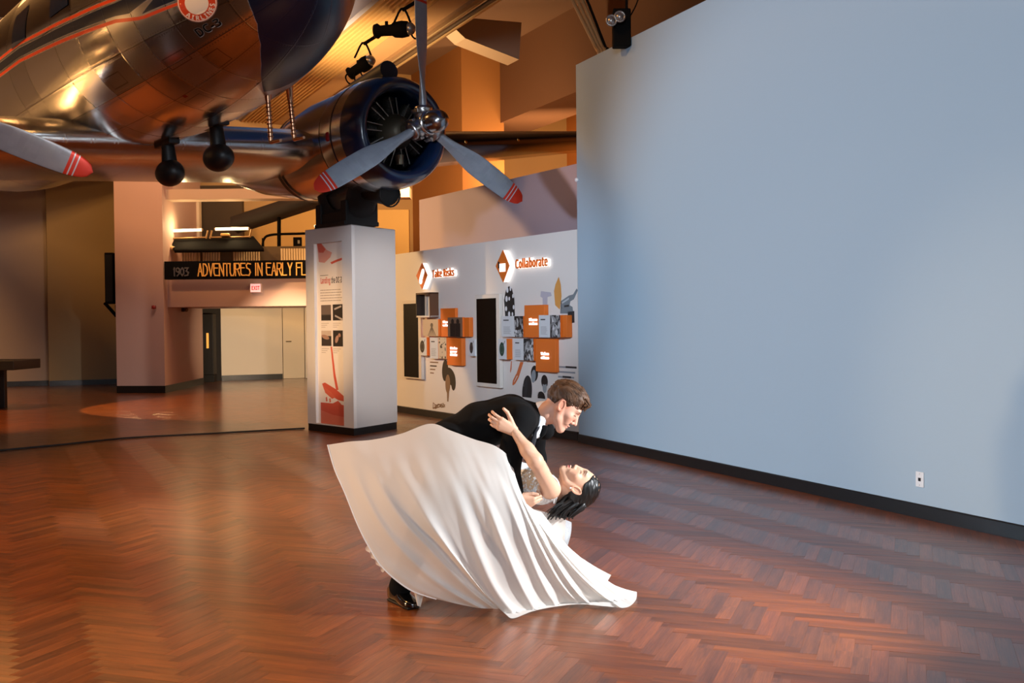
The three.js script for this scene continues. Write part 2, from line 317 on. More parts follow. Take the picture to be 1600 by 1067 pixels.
    photo(497, 477.5, 514, 502, 0); photo(517, 477, 535, 502, 1); photo(497, 518, 514, 542, 2); photo(517, 517.5, 535, 542.5, 3);
    g.fillStyle = '#b3a69e'; for (const [a, b] of [[497, 506], [517, 506], [497, 546], [517, 546]]) for (let i = 0; i < 3; i++) g.fillRect(X(a), Y(b + i * 3), X(a + 13 - i * 3) - X(a), 4);
    poly('#d65c46', [[512.5, 543], [515, 543], [520, 585], [525, 610], [521, 611], [517, 590]]);
    poly('#d65c46', [[497, 602], [502, 600], [520, 609], [537.5, 622], [537.5, 628], [524, 626], [510, 619], [500, 611]]);
    poly('#dd6a50', [[499, 606], [512, 614], [520, 622], [514, 625], [502, 616]]);
    poly('#d65c46', [[503, 624], [505, 622], [506, 629], [503.5, 630]]); poly('#d65c46', [[509, 625], [511, 624], [512, 630], [509.5, 631]]);
    poly('#d65c46', [[494, 632], [515, 632], [524, 627], [530, 633], [538, 634], [538, 666], [494, 666]]);
    poly('#e0775c', [[494, 644], [515, 650], [538, 652], [538, 666], [494, 666]]);
  });
  const pg = new THREE.BoxGeometry(xb - xa, ya - 0.115, 0.006); pg.translate((xa + xb) / 2, (ya + 0.115) / 2, 0.003);
  const pm = part('poster', pg, [0, 1, 2, 3, 4, 5].map((i) => (i === 4 ? new THREE.MeshStandardMaterial({ map: tex, roughness: 0.5 }) : white)), col, i1.clone().sub(ctr)); pm.rotation.y = yawL;
  pm.userData.label = 'red and white poster reading Landing the DC-3 with four small photographs';
}

// ---------------------------------------------------------------- what hangs on the exhibit wall
const exPt = (px, py, z = 0) => { const p = onPlane(px, py, exWall.origin.clone().addScaledVector(exWall.normal, z), exWall.normal); return [p.clone().sub(exWall.origin).dot(exWall.dir), p.y]; };
function exThing(name, label, category, px, py, group) {
  const [a, y] = exPt(px, py); const t = thing(name, label, category, exWall.origin.clone().addScaledVector(exWall.dir, a).setY(y), exWall.yaw, group); t.userData.a = undefined; delete t.userData.a; t.a0 = a; t.y0 = y; return t;
}
// rectangle of the wall from four pixel sides (left, top at the left end, right, bottom at the left end)
const rect = (x0, y0, x1, y1, z = 0) => { const p = exPt(x0, y0, z), q = exPt(x1, y0, z), r = exPt(x0, y1, z); return { a0: p[0], a1: q[0], y1: p[1], y0: r[1], w: q[0] - p[0], h: p[1] - r[1] }; };
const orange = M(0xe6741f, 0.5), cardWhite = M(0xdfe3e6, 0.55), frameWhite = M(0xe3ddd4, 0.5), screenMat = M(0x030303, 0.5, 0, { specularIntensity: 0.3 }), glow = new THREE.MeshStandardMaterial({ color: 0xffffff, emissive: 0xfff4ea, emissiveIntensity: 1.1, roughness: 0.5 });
const plate = (t, name, r, z0, z1, mat, rad = 0.003) => part(name, shift(boxGeo(r.w, r.h, z1 - z0, rad), (r.a0 + r.a1) / 2 - t.a0, (r.y0 + r.y1) / 2 - t.y0, (z0 + z1) / 2), mat, t);
const sub = (r, x0, y0, x1, y1) => ({ a0: r.a0 + r.w * x0, a1: r.a0 + r.w * x1, y1: r.y1 - r.h * y0, y0: r.y1 - r.h * y1, w: r.w * (x1 - x0), h: r.h * (y1 - y0) });
function frontPlate(t, name, r, z0, z1, mats) { const g = new THREE.BoxGeometry(r.w, r.h, z1 - z0); g.translate((r.a0 + r.a1) / 2 - t.a0, (r.y0 + r.y1) / 2 - t.y0, (z0 + z1) / 2); return part(name, g, mats, t); }
const printed = (tex, side) => [side, side, side, side, new THREE.MeshStandardMaterial({ map: tex, roughness: 0.5 }), side];
// diamond emblems, backlit
function diamond(label, px, kind) {
  const ps = px.map((p) => exPt(...p)); const ca = (ps[0][0] + ps[2][0]) / 2, cy = (ps[1][1] + ps[3][1]) / 2;
  const t = thing('diamond_emblem', label, 'emblem', exWall.origin.clone().addScaledVector(exWall.dir, ca).setY(cy), exWall.yaw, 'backlit diamond emblems');
  const shp = (k) => { const s = new THREE.Shape(); ps.forEach(([a, y], i) => (i ? s.lineTo((a - ca) * k, (y - cy) * k) : s.moveTo((a - ca) * k, (y - cy) * k))); s.closePath(); return s; };
  const back = new THREE.ExtrudeGeometry(shp(1.0), { depth: 0.075, bevelEnabled: false }); part('lit_edge', shift(back, 0, 0, 0.012), glow, t);
  part('face', shift(new THREE.ExtrudeGeometry(shp(1.0), { depth: 0.012, bevelEnabled: false }), 0, 0, 0.088), orange, t);
  const hw = ps[2][0] - ca;
  if (kind) { part('icon', shift(boxGeo(hw * 0.85, hw * 0.62, 0.012, 0.02), hw * 0.06, -0.02, 0.102), glow, t); part('icon_shade', shift(boxGeo(hw * 0.18, hw * 0.5, 0.01, 0.004), -hw * 0.5, 0.02, 0.102), M(0x1a0d08, 0.7), t); }
  else part('icon', merge([shift(new THREE.CapsuleGeometry(0.045, 0.12, 4, 10).rotateZ(-0.5).scale(1.2, 1, 0.3), 0.02, 0.02, 0.1), shift(new THREE.SphereGeometry(0.06, 12, 8).scale(1, 1, 0.2), -0.03, -0.07, 0.1)]), glow, t);
}
diamond('orange backlit diamond emblem with a small white rocket shape, beside the words Take Risks', [[659, 431], [668, 411], [676, 430], [668, 452]], 0);
diamond('orange backlit diamond emblem with a white square icon, beside the word Collaborate', [[784, 416], [795, 391], [805, 415], [795.5, 441]], 1);
function words(label, str, x0, ybase, x1, capPx) {
  const [a0, y0] = exPt(x0, ybase), [a1] = exPt(x1, ybase), size = exPt(x0, ybase - capPx)[1] - y0;
  const t = thing('wall_lettering', label, 'lettering', exWall.origin.clone().addScaledVector(exWall.dir, a0).setY(y0), exWall.yaw, 'backlit wall lettering');
  const g = text3(str, size, 0.012), sx = (a1 - a0) / (g.boundingBox.max.x - g.boundingBox.min.x); g.scale(sx, 1, 1);
  part('letters', shift(g.clone(), 0, 0, 0.045), orange, t);
  // lit acrylic behind each letter, a little larger than the face
  const lit = text3(str, size, 0.04); lit.scale(sx, 1, 1); part('lit_backing', shift(lit, size * 0.03, -size * 0.02, 0.004), glow, t);
}
words('small backlit orange words Take Risks beside the left diamond emblem', 'Take Risks', 680, 434, 714, 12);
words('backlit orange word Collaborate beside the right diamond emblem', 'Collaborate', 810, 420, 860, 14.5);
// touch screens
function screen(label, o, i) {
  const R = rect(...o, 0.06), I = rect(...i, 0.07), t = exThing('wall_screen', label, 'screen', (o[0] + o[2]) / 2, (o[1] + o[3]) / 2, 'tall black wall screens');
  plate(t, 'frame', R, 0.004, 0.06, frameWhite, 0.008); plate(t, 'display', I, 0.05, 0.068, screenMat, 0.003);
}
screen('tall black screen in a white frame on the left of the exhibit wall', [627, 470, 657, 590], [630, 475, 652, 588]);
screen('tall black screen in a white frame in the middle of the exhibit wall', [742, 461, 780, 603], [744, 467, 774, 597]);
// empty open niche frame
{
  const R = rect(663.5, 458, 686, 496), t = exThing('niche_frame', 'empty shallow box frame with a dark inner edge above the left panels', 'frame', 675, 478);
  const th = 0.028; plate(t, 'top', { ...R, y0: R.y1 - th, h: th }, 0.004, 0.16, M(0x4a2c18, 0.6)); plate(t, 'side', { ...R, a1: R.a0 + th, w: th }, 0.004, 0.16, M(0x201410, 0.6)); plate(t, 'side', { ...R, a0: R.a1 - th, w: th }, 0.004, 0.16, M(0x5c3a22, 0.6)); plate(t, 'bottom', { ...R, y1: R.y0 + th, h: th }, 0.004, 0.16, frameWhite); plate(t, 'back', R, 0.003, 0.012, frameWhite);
}
// pictures for the cards
function cardTex(kind, seed) {
  return canvasTex(256, 256, (g, w, h) => {
    reseed(seed); g.fillStyle = '#d5dbe0'; g.fillRect(0, 0, w, h);
    if (kind === 'text') { g.fillStyle = '#2c2f33'; g.fillRect(40, 44, 110, 13); g.fillStyle = '#9aa2a8'; for (let i = 0; i < 9; i++) g.fillRect(40, 130 + i * 11, 120 + rnd() * 40, 4); return; }
    if (kind === 'photo') { g.fillStyle = '#15191d'; g.fillRect(0, 0, w, h); for (let i = 0; i < 46; i++) { const k = Math.floor(rr(30, 215)); g.fillStyle = `rgb(${k},${k + 4},${k + 8})`; g.beginPath(); g.ellipse(rr(0, w), rr(0, h), rr(6, 34), rr(8, 60), rr(-1, 1), 0, 7); g.fill(); } return; }
    if (kind === 'figure') { g.fillStyle = '#c9b294'; g.fillRect(0, 0, w, h); g.fillStyle = '#5b4d40'; g.beginPath(); g.ellipse(150, 90, 22, 34, 0, 0, 7); g.fill(); g.lineWidth = 9; g.strokeStyle = '#5b4d40'; for (let i = 0; i < 6; i++) { g.beginPath(); g.moveTo(150, 100); g.lineTo(90 + i * 25, 250); g.stroke(); } return; }
    if (kind === 'pair') { g.fillStyle = '#7d6350'; g.fillRect(0, 0, w, h); g.fillStyle = '#15161a'; for (const x of [85, 175]) { g.beginPath(); g.ellipse(x, 55, 26, 36, 0, 0, 7); g.fill(); g.fillRect(x - 44, 80, 88, 180); } return; }
    if (kind === 'sketch') { g.fillStyle = '#cdbfa8'; g.fillRect(0, 0, w, h); g.fillStyle = '#2a2320'; for (let i = 0; i < 22; i++) { g.beginPath(); g.ellipse(rr(20, 236), rr(10, 246), rr(4, 22), rr(4, 22), 0, 0, 7); g.fill(); } return; }
    if (kind === 'round' || kind === 'green') { g.fillStyle = kind === 'green' ? '#1b4237' : '#24201f'; g.beginPath(); g.ellipse(110, 130, 74, 86, 0, 0, 7); g.fill(); g.strokeStyle = kind === 'green' ? '#55736a' : '#6a5f58'; g.lineWidth = 9; g.beginPath(); g.ellipse(110, 130, 38, 46, 0, 0, 7); g.stroke(); g.lineWidth = 12; g.strokeStyle = '#3a4a46'; g.beginPath(); g.moveTo(160, 70); g.lineTo(205, 28); g.stroke(); }
  });
}
let cardSeed = 500;
function panel(label, box, face, kind, depth, side = orange, z0 = 0.003, group = 'small display boxes on the exhibit wall') {
  depth *= 0.6; const R = rect(...box, depth), t = exThing('display_box', label, 'panel', (box[0] + box[2]) / 2, (box[1] + box[3]) / 2, group);
  if (kind) { plate(t, 'box', R, z0, depth, side); frontPlate(t, 'card', R, depth, depth + 0.006, printed(cardTex(kind, cardSeed++), side)); }
  else plate(t, 'box', R, 0.003, depth, face, 0.006);
  return { t, R };
}
function captions(pl, lines, x0, x1, y0, y1, depth) { // bright lettering made of raised blocks of words
  depth *= 0.6; const { t, R } = pl, n = lines.length;
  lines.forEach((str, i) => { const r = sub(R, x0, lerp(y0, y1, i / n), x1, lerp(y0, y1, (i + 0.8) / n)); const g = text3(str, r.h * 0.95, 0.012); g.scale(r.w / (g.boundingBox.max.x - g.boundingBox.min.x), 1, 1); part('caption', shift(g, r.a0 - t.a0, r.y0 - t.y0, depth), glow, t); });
}
const og = (label, box, depth) => panel(label, box, orange, null, depth);
// left cluster
panel('cream card with a sketched thin figure in the upper row left of an orange panel', [661, 499, 685, 525], null, 'figure', 0.14);
captions(og('orange panel with two white caption lines in the upper row of the left cluster', [688, 482, 711, 526], 0.09), ['Show', 'value'], 0.18, 0.62, 0.43, 0.66, 0.09);
panel('tan card showing two dark standing figures, in the upper row of the left cluster', [700, 496, 723, 526], null, 'pair', 0.15, orange, 0.056);
og('narrow orange block at the right end of the left upper row', [725, 496, 733, 526], 0.12);
panel('small cream card with a round dark object beside the left screen', [655, 527, 667, 555], null, 'round', 0.14);
panel('cream card with printed text in the lower row of the left cluster', [672, 527, 685, 560], null, 'text', 0.10);
panel('card with a dark speckled picture in the lower row of the left cluster', [685.5, 527, 698, 560], null, 'sketch', 0.10);
captions(og('tall orange panel with three white caption lines in the lower row of the left cluster', [698, 528, 721, 570], 0.12), ['Make', 'your', 'mistake'], 0.25, 0.7, 0.32, 0.68, 0.12);
panel('small white card with a round dark object left of the middle screen', [733, 530, 742, 556], null, 'round', 0.13, cardWhite);
// right cluster
panel('white text card at the left end of the upper row under the ball print', [784, 494, 803.5, 526], null, 'text', 0.10, cardWhite);
panel('black and white photograph card beside the left white text card', [804, 494, 818, 526.5], null, 'photo', 0.11);
captions(og('large orange panel with two white caption lines in the upper row of the right cluster', [819, 477, 850, 527], 0.12), ['Share', 'roles'], 0.26, 0.66, 0.4, 0.64, 0.12);
panel('white text card in front of the large orange panel, right of its caption', [842.5, 492.5, 859.5, 527], null, 'text', 0.17, cardWhite, 0.074);
panel('black and white crowd photograph card at the right of the upper row', [860, 492.5, 876, 527], null, 'photo', 0.17);
og('narrow orange block at the right end of the right upper row', [878, 492.5, 885, 527], 0.15);
panel('small white card with a green round object right of the middle screen', [779, 529, 792, 561], null, 'green', 0.15);
panel('white text card in the lower row of the right cluster', [803, 529, 818, 562], null, 'text', 0.11, cardWhite);
panel('black and white photograph card of working people in the lower row', [818.5, 529, 834, 563], null, 'photo', 0.12);
captions(og('tall orange panel with two white caption lines in the lower row of the right cluster', [836.5, 529, 867, 580], 0.11), ['Value', 'others'], 0.3, 0.7, 0.4, 0.64, 0.11);
// prints on the wall itself
function print(label, box, draw, w = 256, h = 256, name = 'wall_print') {
  const R = rect(...box), t = exThing(name, label, 'print', (box[0] + box[2]) / 2, (box[1] + box[3]) / 2);
  const c = document.createElement('canvas'); c.width = w; c.height = h; const g = c.getContext('2d'); draw(g, w, h);
  const m = new THREE.CanvasTexture(c); m.colorSpace = THREE.SRGBColorSpace; m.magFilter = THREE.LinearFilter;
  const gm = new THREE.PlaneGeometry(R.w, R.h); gm.translate((R.a0 + R.a1) / 2 - t.a0, (R.y0 + R.y1) / 2 - t.y0, 0.002);
  part('sheet', gm, new THREE.MeshStandardMaterial({ map: m, alphaMap: null, transparent: true, alphaTest: 0.4, roughness: 0.55 }), t);
}
const fillPoly = (g, c, pts) => { g.fillStyle = c; g.beginPath(); pts.forEach(([x, y], i) => (i ? g.lineTo(x, y) : g.moveTo(x, y))); g.closePath(); g.fill(); };
print('black and white print of a rounded patterned helmet shape', [786, 446, 806, 495], (g) => { fillPoly(g, '#17181b', [[40, 256], [20, 120], [60, 40], [120, 8], [180, 30], [225, 110], [235, 256]]); g.fillStyle = '#dfe3e8'; for (const [x, y, r] of [[90, 40, 22], [150, 30, 18], [70, 110, 24], [60, 190, 20], [125, 110, 16], [200, 90, 17], [210, 180, 18], [120, 235, 22], [185, 235, 16]]) { g.beginPath(); g.arc(x, y, r, 0, 7); g.fill(); } });
print('ochre print of a broad chisel shaped blade', [864, 433, 878, 484], (g) => fillPoly(g, '#d99b4e', [[170, 0], [70, 60], [30, 110], [60, 220], [190, 256], [245, 150], [225, 60]]));
print('grey print of an old kitchen machine beside the ochre blade', [875, 452, 903, 490], (g) => { fillPoly(g, '#77838b', [[0, 130], [130, 70], [190, 60], [240, 0], [256, 20], [200, 110], [150, 130], [140, 170], [180, 190], [190, 256], [0, 256], [10, 160]]); fillPoly(g, '#22272b', [[60, 170], [130, 165], [130, 185], [60, 190]]); fillPoly(g, '#b7c2c8', [[20, 140], [130, 90], [130, 110], [20, 158]]); });
print('small black square print below the grey machine', [887, 486, 898, 506], (g) => fillPoly(g, '#2b2d30', [[10, 20], [245, 0], [250, 230], [10, 256]]));
print('pale lilac print of a stand mixer', [842, 455, 864, 490], (g) => { fillPoly(g, '#b8b6c4', [[40, 0], [220, 20], [235, 60], [160, 70], [150, 256], [70, 256], [70, 80], [30, 60]]); });
print('orange print of a large paper clip', [797, 563, 819, 602], (g) => { g.strokeStyle = '#d2703c'; g.lineWidth = 22; g.lineJoin = 'round'; g.beginPath(); g.moveTo(120, 140); g.lineTo(60, 210); g.lineTo(52, 242); g.lineTo(84, 228); g.lineTo(150, 160); g.stroke(); fillPoly(g, '#d2703c', [[190, 10], [246, 10], [160, 165], [112, 140]]); fillPoly(g, '#d2703c', [[20, 10], [36, 0], [26, 90], [8, 130], [0, 110]]); });
print('dark print of a tall person in a black suit above the groom', [815, 570, 842, 620], (g) => { g.fillStyle = '#1d2226'; g.beginPath(); g.ellipse(80, 210, 72, 130, 0.16, 0, 7); g.fill(); g.fillStyle = '#16191c'; g.beginPath(); g.ellipse(192, 62, 52, 62, 0.2, 0, 7); g.fill(); g.fillStyle = '#8f9aa2'; g.beginPath(); g.ellipse(178, 84, 32, 52, 0.25, 0, 7); g.fill(); g.fillStyle = '#2b3136'; g.beginPath(); g.ellipse(60, 190, 20, 80, 0.2, 0, 7); g.fill(); });
print('dark print of a smaller person in black beside the tall suited person', [840, 585, 860, 622], (g) => { g.fillStyle = '#15171a'; g.beginPath(); g.ellipse(70, 250, 80, 70, 0, 0, 7); g.fill(); g.beginPath(); g.ellipse(140, 70, 66, 70, 0, 0, 7); g.fill(); g.fillStyle = '#9aa3a9'; g.beginPath(); g.ellipse(142, 130, 42, 62, 0, 0, 7); g.fill(); g.fillStyle = '#15171a'; g.beginPath(); g.ellipse(140, 74, 50, 30, 0, 0, 7); g.fill(); });
print('block of four grey printed text lines beside the grey partition', [872, 570, 903, 600], (g) => { g.font = 'bold 46px sans-serif'; for (let i = 0; i < 4; i++) { g.fillStyle = '#8f98a2'; g.fillRect(0, 14 + i * 66, 236 - i * 14, 22); } g.fillStyle = '#22262b'; g.fillRect(100, 10, 140, 26); g.fillRect(60, 142, 110, 26); }, 256, 256, 'wall_text');
print('dark print of a face with flowing black hair under the left cluster', [689, 560, 713, 626], (g) => { g.fillStyle = '#1c1512'; g.beginPath(); g.ellipse(70, 70, 50, 66, 0.3, 0, 7); g.fill(); g.beginPath(); g.ellipse(160, 105, 84, 48, 0.35, 0, 7); g.fill(); g.beginPath(); g.ellipse(205, 140, 38, 46, 0, 0, 7); g.fill(); g.fillStyle = '#8a6a4c'; g.beginPath(); g.ellipse(112, 150, 40, 56, 0.1, 0, 7); g.fill(); fillPoly(g, '#8a6a4c', [[95, 190], [135, 190], [118, 256], [100, 256]]); }, 256, 256);
print('faint brown scribbled print low on the exhibit wall', [675, 624, 696, 642], (g) => { g.strokeStyle = '#7d5f45'; g.lineWidth = 12; reseed(5); g.beginPath(); g.moveTo(10, 180); for (let i = 0; i < 22; i++) g.lineTo(rr(10, 246), rr(40, 220)); g.stroke(); });
print('block of small grey printed text under the left cluster', [672, 563, 687, 586], (g) => { g.fillStyle = '#8b6d54'; for (let i = 0; i < 4; i++) g.fillRect(0, 20 + i * 62, 220 - i * 40, 20); g.fillStyle = '#3a2a20'; g.fillRect(0, 82, 170, 22); }, 256, 256, 'wall_text');
// outlet on the grey partition
{
  const p = onPlane(1438, 749, greyWall.origin, greyWall.normal), t = thing('wall_outlet', 'white square outlet plate with a dark socket low on the grey wall', 'outlet', p, greyWall.yaw);
  part('cover_plate', shift(boxGeo(0.082, 0.115, 0.008, 0.003), 0, 0, 0.004), M(0xe8ecf0, 0.4), t);
  part('socket', shift(boxGeo(0.026, 0.026, 0.006, 0.002), 0, 0, 0.0085), M(0x0a0a0c, 0.4), t);
  const s = M(0x9a9ea4, 0.3, 0.8); part('screw', shift(new THREE.SphereGeometry(0.004, 8, 6).scale(1, 1, 0.4), 0, 0.042, 0.008), s, t); part('screw', shift(new THREE.SphereGeometry(0.004, 8, 6).scale(1, 1, 0.4), 0, -0.042, 0.008), s, t);
}
{ const k = onPlane(903.5, 281, greyWall.origin, greyWall.normal), t = thing('wall_button', 'tiny white round button on the left edge of the grey wall', 'button', k, greyWall.yaw); part('ball', new THREE.SphereGeometry(0.026, 14, 10), M(0xf0f0f2, 0.4), t, [0, 0, 0.02]); part('stem', rod(v3(0, 0, -0.01), v3(0, 0, 0.02), 0.01), M(0xc8c8cc, 0.4), t); }
// ---------------------------------------------------------------- the back of the hall: pillar, bridge with its sign, passage
const pinkWall = M(0xc0a094, 0.7), creamWall = M(0xd9c9ae, 0.7);
{
  // pillar: front face toward the viewer, right face running back
  const a = onFloor(183, 614), b = onFloor(258, 614), c = onFloor(318, 600), Hh = 9.0;
  const d = a.clone().add(v3(-1.0, 0, -3.2));
  const ps = [a, b, c, d], ctr = v3(0, 0, 0); ps.forEach((p) => ctr.addScaledVector(p, 0.25));
  const flat = (g) => { const q = g.toNonIndexed(); q.computeVertexNormals(); return q; };
  const prism = (k, y0, y1) => flat(loft([y0, y1].map((y) => [...ps].reverse().map((p) => v3((p.x - ctr.x) * k, y, (p.z - ctr.z) * k)))));
  struct('pillar', prism(1, 0, Hh), pinkWall, ctr); struct('baseboard_pillar', prism(1.008, 0, 0.16), baseMat, ctr);
  const zf = b.z; // front depth of the bridge
  const P = (x, y, dz = 0) => at(x, y, -zf + dz);
  const wallBox = (name, x0, y0, x1, y1, dz0, thick, mat) => { const p = P(x0, y0, dz0), q = P(x1, y1, dz0); const g = new THREE.BoxGeometry(q.x - p.x, p.y - q.y, thick); return struct(name, g, mat, v3((p.x + q.x) / 2, (p.y + q.y) / 2, p.z - thick / 2)); };
  wallBox('wall_bridge_front', 252, 437, 640, 476, 0.3, 3.2, pinkWall);
  wallBox('beam_bridge_top', 240, 296, 640, 308, 0.3, 0.5, M(0xb9a08a, 0.7));
  wallBox('wall_bridge_back_left', 256, 300, 313, 440, 3.0, 0.2, creamWall);
  wallBox('wall_bridge_back', 312, 290, 380, 440, 3.4, 0.2, M(0x3f3324, 0.8));
  wallBox('wall_bridge_back_right', 378, 330, 640, 440, 4.2, 0.2, M(0xb59257, 0.75));
  // sloping dark beam over the bridge
  const sb = rod(P(366, 352, 2.2), P(510, 305, 1.2), 0.22, 0.22, 4); struct('beam_sloping', sb, M(0x2b2015, 0.8), v3(0, 0, 0));
  // sign band
  const s0 = P(258, 437, 0), s1 = P(620, 405, 0), sw = s1.x - s0.x, sh = s1.y - s0.y;
  const t = thing('bridge_sign', 'long black sign band with gold lettering reading Adventures in Early Flight', 'sign', v3((s0.x + s1.x) / 2, (s0.y + s1.y) / 2, s0.z));
  part('board', boxGeo(sw, sh, 0.12, 0.01), M(0x040509, 0.85, 0, { specularIntensity: 0.3 }), t);
  const LET = { A: [[[0, 0], [0.5, 1], [1, 0]], [[0.2, 0.36], [0.8, 0.36]]], D: [[[0, 0], [0, 1], [0.45, 0.97], [0.9, 0.72], [1, 0.45], [0.85, 0.15], [0.4, 0], [0, 0]]], V: [[[0, 1], [0.5, 0], [1, 1]]], E: [[[1, 0.02], [0.2, 0.02], [0, 0.2], [0, 1], [1, 1]], [[0, 0.64], [0.8, 0.64]]], N: [[[0, 0], [0, 1], [1, 0], [1, 1]]], T: [[[0, 1], [1, 1]], [[0.5, 1], [0.5, 0]]], U: [[[0, 1], [0, 0.25], [0.25, 0], [0.75, 0], [1, 0.25], [1, 1]]], R: [[[0, 0], [0, 1], [0.75, 1], [1, 0.85], [0.95, 0.62], [0.6, 0.52], [0, 0.52]], [[0.45, 0.52], [1, 0]]], S: [[[1, 0.95], [0.4, 1], [0.05, 0.85], [0.2, 0.62], [0.8, 0.48], [1, 0.25], [0.7, 0], [0, 0.03]]], I: [[[0.5, 0], [0.5, 1]]], L: [[[0, 1], [0, 0], [0.95, 0]]], Y: [[[0, 1], [0.5, 0.5], [1, 1]], [[0.5, 0.5], [0.5, 0]]], F: [[[0, 0], [0, 1], [1, 1]], [[0, 0.62], [0.8, 0.62]]], G: [[[1, 0.9], [0.5, 1], [0.05, 0.7], [0, 0.4], [0.3, 0.02], [0.95, 0.05], [0.95, 0.45], [0.6, 0.45]]], H: [[[0, 0], [0, 1]], [[1, 0], [1, 1]], [[0, 0.62], [1, 0.62]]], 1: [[[0.5, 0], [0.5, 1], [0.2, 0.85]]], 9: [[[1, 0.6], [0.6, 0.45], [0.1, 0.6], [0.1, 0.9], [0.5, 1], [1, 0.85], [1, 0.3], [0.4, 0]]], 0: [[[0.5, 0], [0.05, 0.3], [0.05, 0.7], [0.5, 1], [0.95, 0.7], [0.95, 0.3], [0.5, 0]]], 3: [[[0, 1], [0.9, 1], [0.4, 0.6], [1, 0.4], [0.8, 0.05], [0, 0]]] };
  const stroke = (str, x0, x1, y0, y1, mat, r, name) => {
    const wid = [...str].map((c) => (c === ' ' ? 0.5 : c === 'I' || c === '1' ? 0.45 : 1)), total = wid.reduce((p, q) => p + q + 0.28, -0.28); const k = (x1 - x0) / total; let x = x0;
    [...str].forEach((c, i) => {
      if (LET[c]) { const gs = []; for (const line of LET[c]) for (let j = 0; j + 1 < line.length; j++) { const f = ([lx, ly]) => v3(x + lx * wid[i] * k, y0 + ly * (y1 - y0), 0.075); const p = f(line[j]), q = f(line[j + 1]); const g = boxGeo(p.distanceTo(q) + r, r, 0.03 + 0.004 * (j + i % 2), 0.004); g.rotateZ(Math.atan2(q.y - p.y, q.x - p.x)); g.translate((p.x + q.x) / 2, (p.y + q.y) / 2, p.z); gs.push(g); } part(name, merge(gs), mat, t); }
      x += (wid[i] + 0.28) * k;
    });
  };
  const lx = (px) => P(px, 420).x - t.position.x, gold = M(0xf0bc62, 0.45, 0.1);
  stroke('1903', lx(273), lx(296), -sh * 0.3, sh * 0.12, M(0x4b4c55, 0.5), 0.03, 'numeral');
  stroke('ADVENTURES IN EARLY FLIGHT', lx(311), lx(509), -sh * 0.32, sh * 0.34, gold, 0.026, 'letter');
  // exit sign
  const ex = P(400, 450, 0.245), e = thing('exit_sign', 'small glowing white exit sign with red letters under the black sign band', 'sign', ex);
  part('housing', boxGeo(0.25, 0.21, 0.1, 0.01), M(0xe8d6d0, 0.5), e);
  part('lit_face', shift(boxGeo(0.225, 0.18, 0.01, 0.003), 0, 0, 0.052), new THREE.MeshStandardMaterial({ color: 0xffd8d0, emissive: 0xffb0a6, emissiveIntensity: 1.1 }), e);
  const eg = text3('EXIT', 0.09, 0.008); eg.scale(0.7, 1, 1); eg.translate(-0.09, -0.045, 0.056); part('letters', eg, new THREE.MeshStandardMaterial({ color: 0xc01818, emissive: 0xb01414, emissiveIntensity: 0.8 }), e);
  // fluorescent tubes on their tilted rack
  const tubeMat = new THREE.MeshStandardMaterial({ color: 0xffffff, emissive: 0xffe6b0, emissiveIntensity: 2.2 }), rackMat = M(0x8a6a40, 0.5, 0.3), blackMat = M(0x080706, 0.85, 0, { specularIntensity: 0.25 });
  const lamp = (label, x0, y0, x1, y1) => { const a1 = P(x0, y0, 0.9), b1 = P(x1, y1, 0.9), m = a1.clone().add(b1).multiplyScalar(0.5); const l = thing('tube_lamp', label, 'lamp', m, 0, 'fluorescent tubes on the bridge rack'); const A = a1.clone().sub(m), B = b1.clone().sub(m); part('glass_tube', rod(A.clone().multiplyScalar(0.94), B.clone().multiplyScalar(0.94), 0.034, 0.034, 10), tubeMat, l); part('cap', rod(A, A.clone().multiplyScalar(0.93), 0.03), rackMat, l); part('cap', rod(B.clone().multiplyScalar(0.93), B, 0.03), rackMat, l); const pl = new THREE.PointLight(0xffdca0, 1.6, 0, 2); pl.position.copy(m).add(v3(0, 0.08, 0.12)); pl.castShadow = true; pl.shadow.radius = 5; scene.add(pl); };
  lamp('glowing fluorescent tube at the left end of the bridge rack, next to the pillar', 264, 361, 317, 359);
  lamp('glowing fluorescent tube in the middle of the bridge rack, above the black canopy', 335, 358, 390, 357);
  { const r = thing('lamp_rack', 'black canopy with thin tilted metal rails carrying the fluorescent tubes', 'rack', P(330, 380, 0.9)); const o = r.position, L = (x, y, dz) => P(x, y, dz).sub(o);
    const can = loft([[L(266, 374, 0.95), L(396, 369, 0.95), L(412, 388, 0.5), L(272, 390, 0.5)].map((p) => p.clone()), [L(266, 374, 0.95), L(396, 369, 0.95), L(412, 388, 0.5), L(272, 390, 0.5)].map((p) => p.clone().add(v3(0, -0.07, -0.05)))]); part('canopy', can, blackMat, r);
    part('rail', rod(L(263, 373, 0.85), L(322, 371, 0.85), 0.02), rackMat, r); part('rail', rod(L(330, 371, 0.85), L(392, 370, 0.85), 0.02), rackMat, r);
    for (const [x0, y0, x1, y1] of [[322, 373, 325, 360], [328, 373, 331, 360], [390, 371, 393, 358]]) part('strut', rod(L(x0, y0, 0.85), L(x1, y1, 0.85), 0.022), rackMat, r);
    part('spotlight_head', shift(boxGeo(0.2, 0.07, 0.12, 0.02), ...L(352, 367, 0.8).toArray()), M(0xc9a468, 0.4, 0.5), r);
    part('bracket', tube([L(262, 372, 0.85), L(257, 376, 0.8), L(262, 384, 0.7), L(272, 389, 0.6)], 0.05, 16, 8), M(0xd8b27c, 0.5), r); }
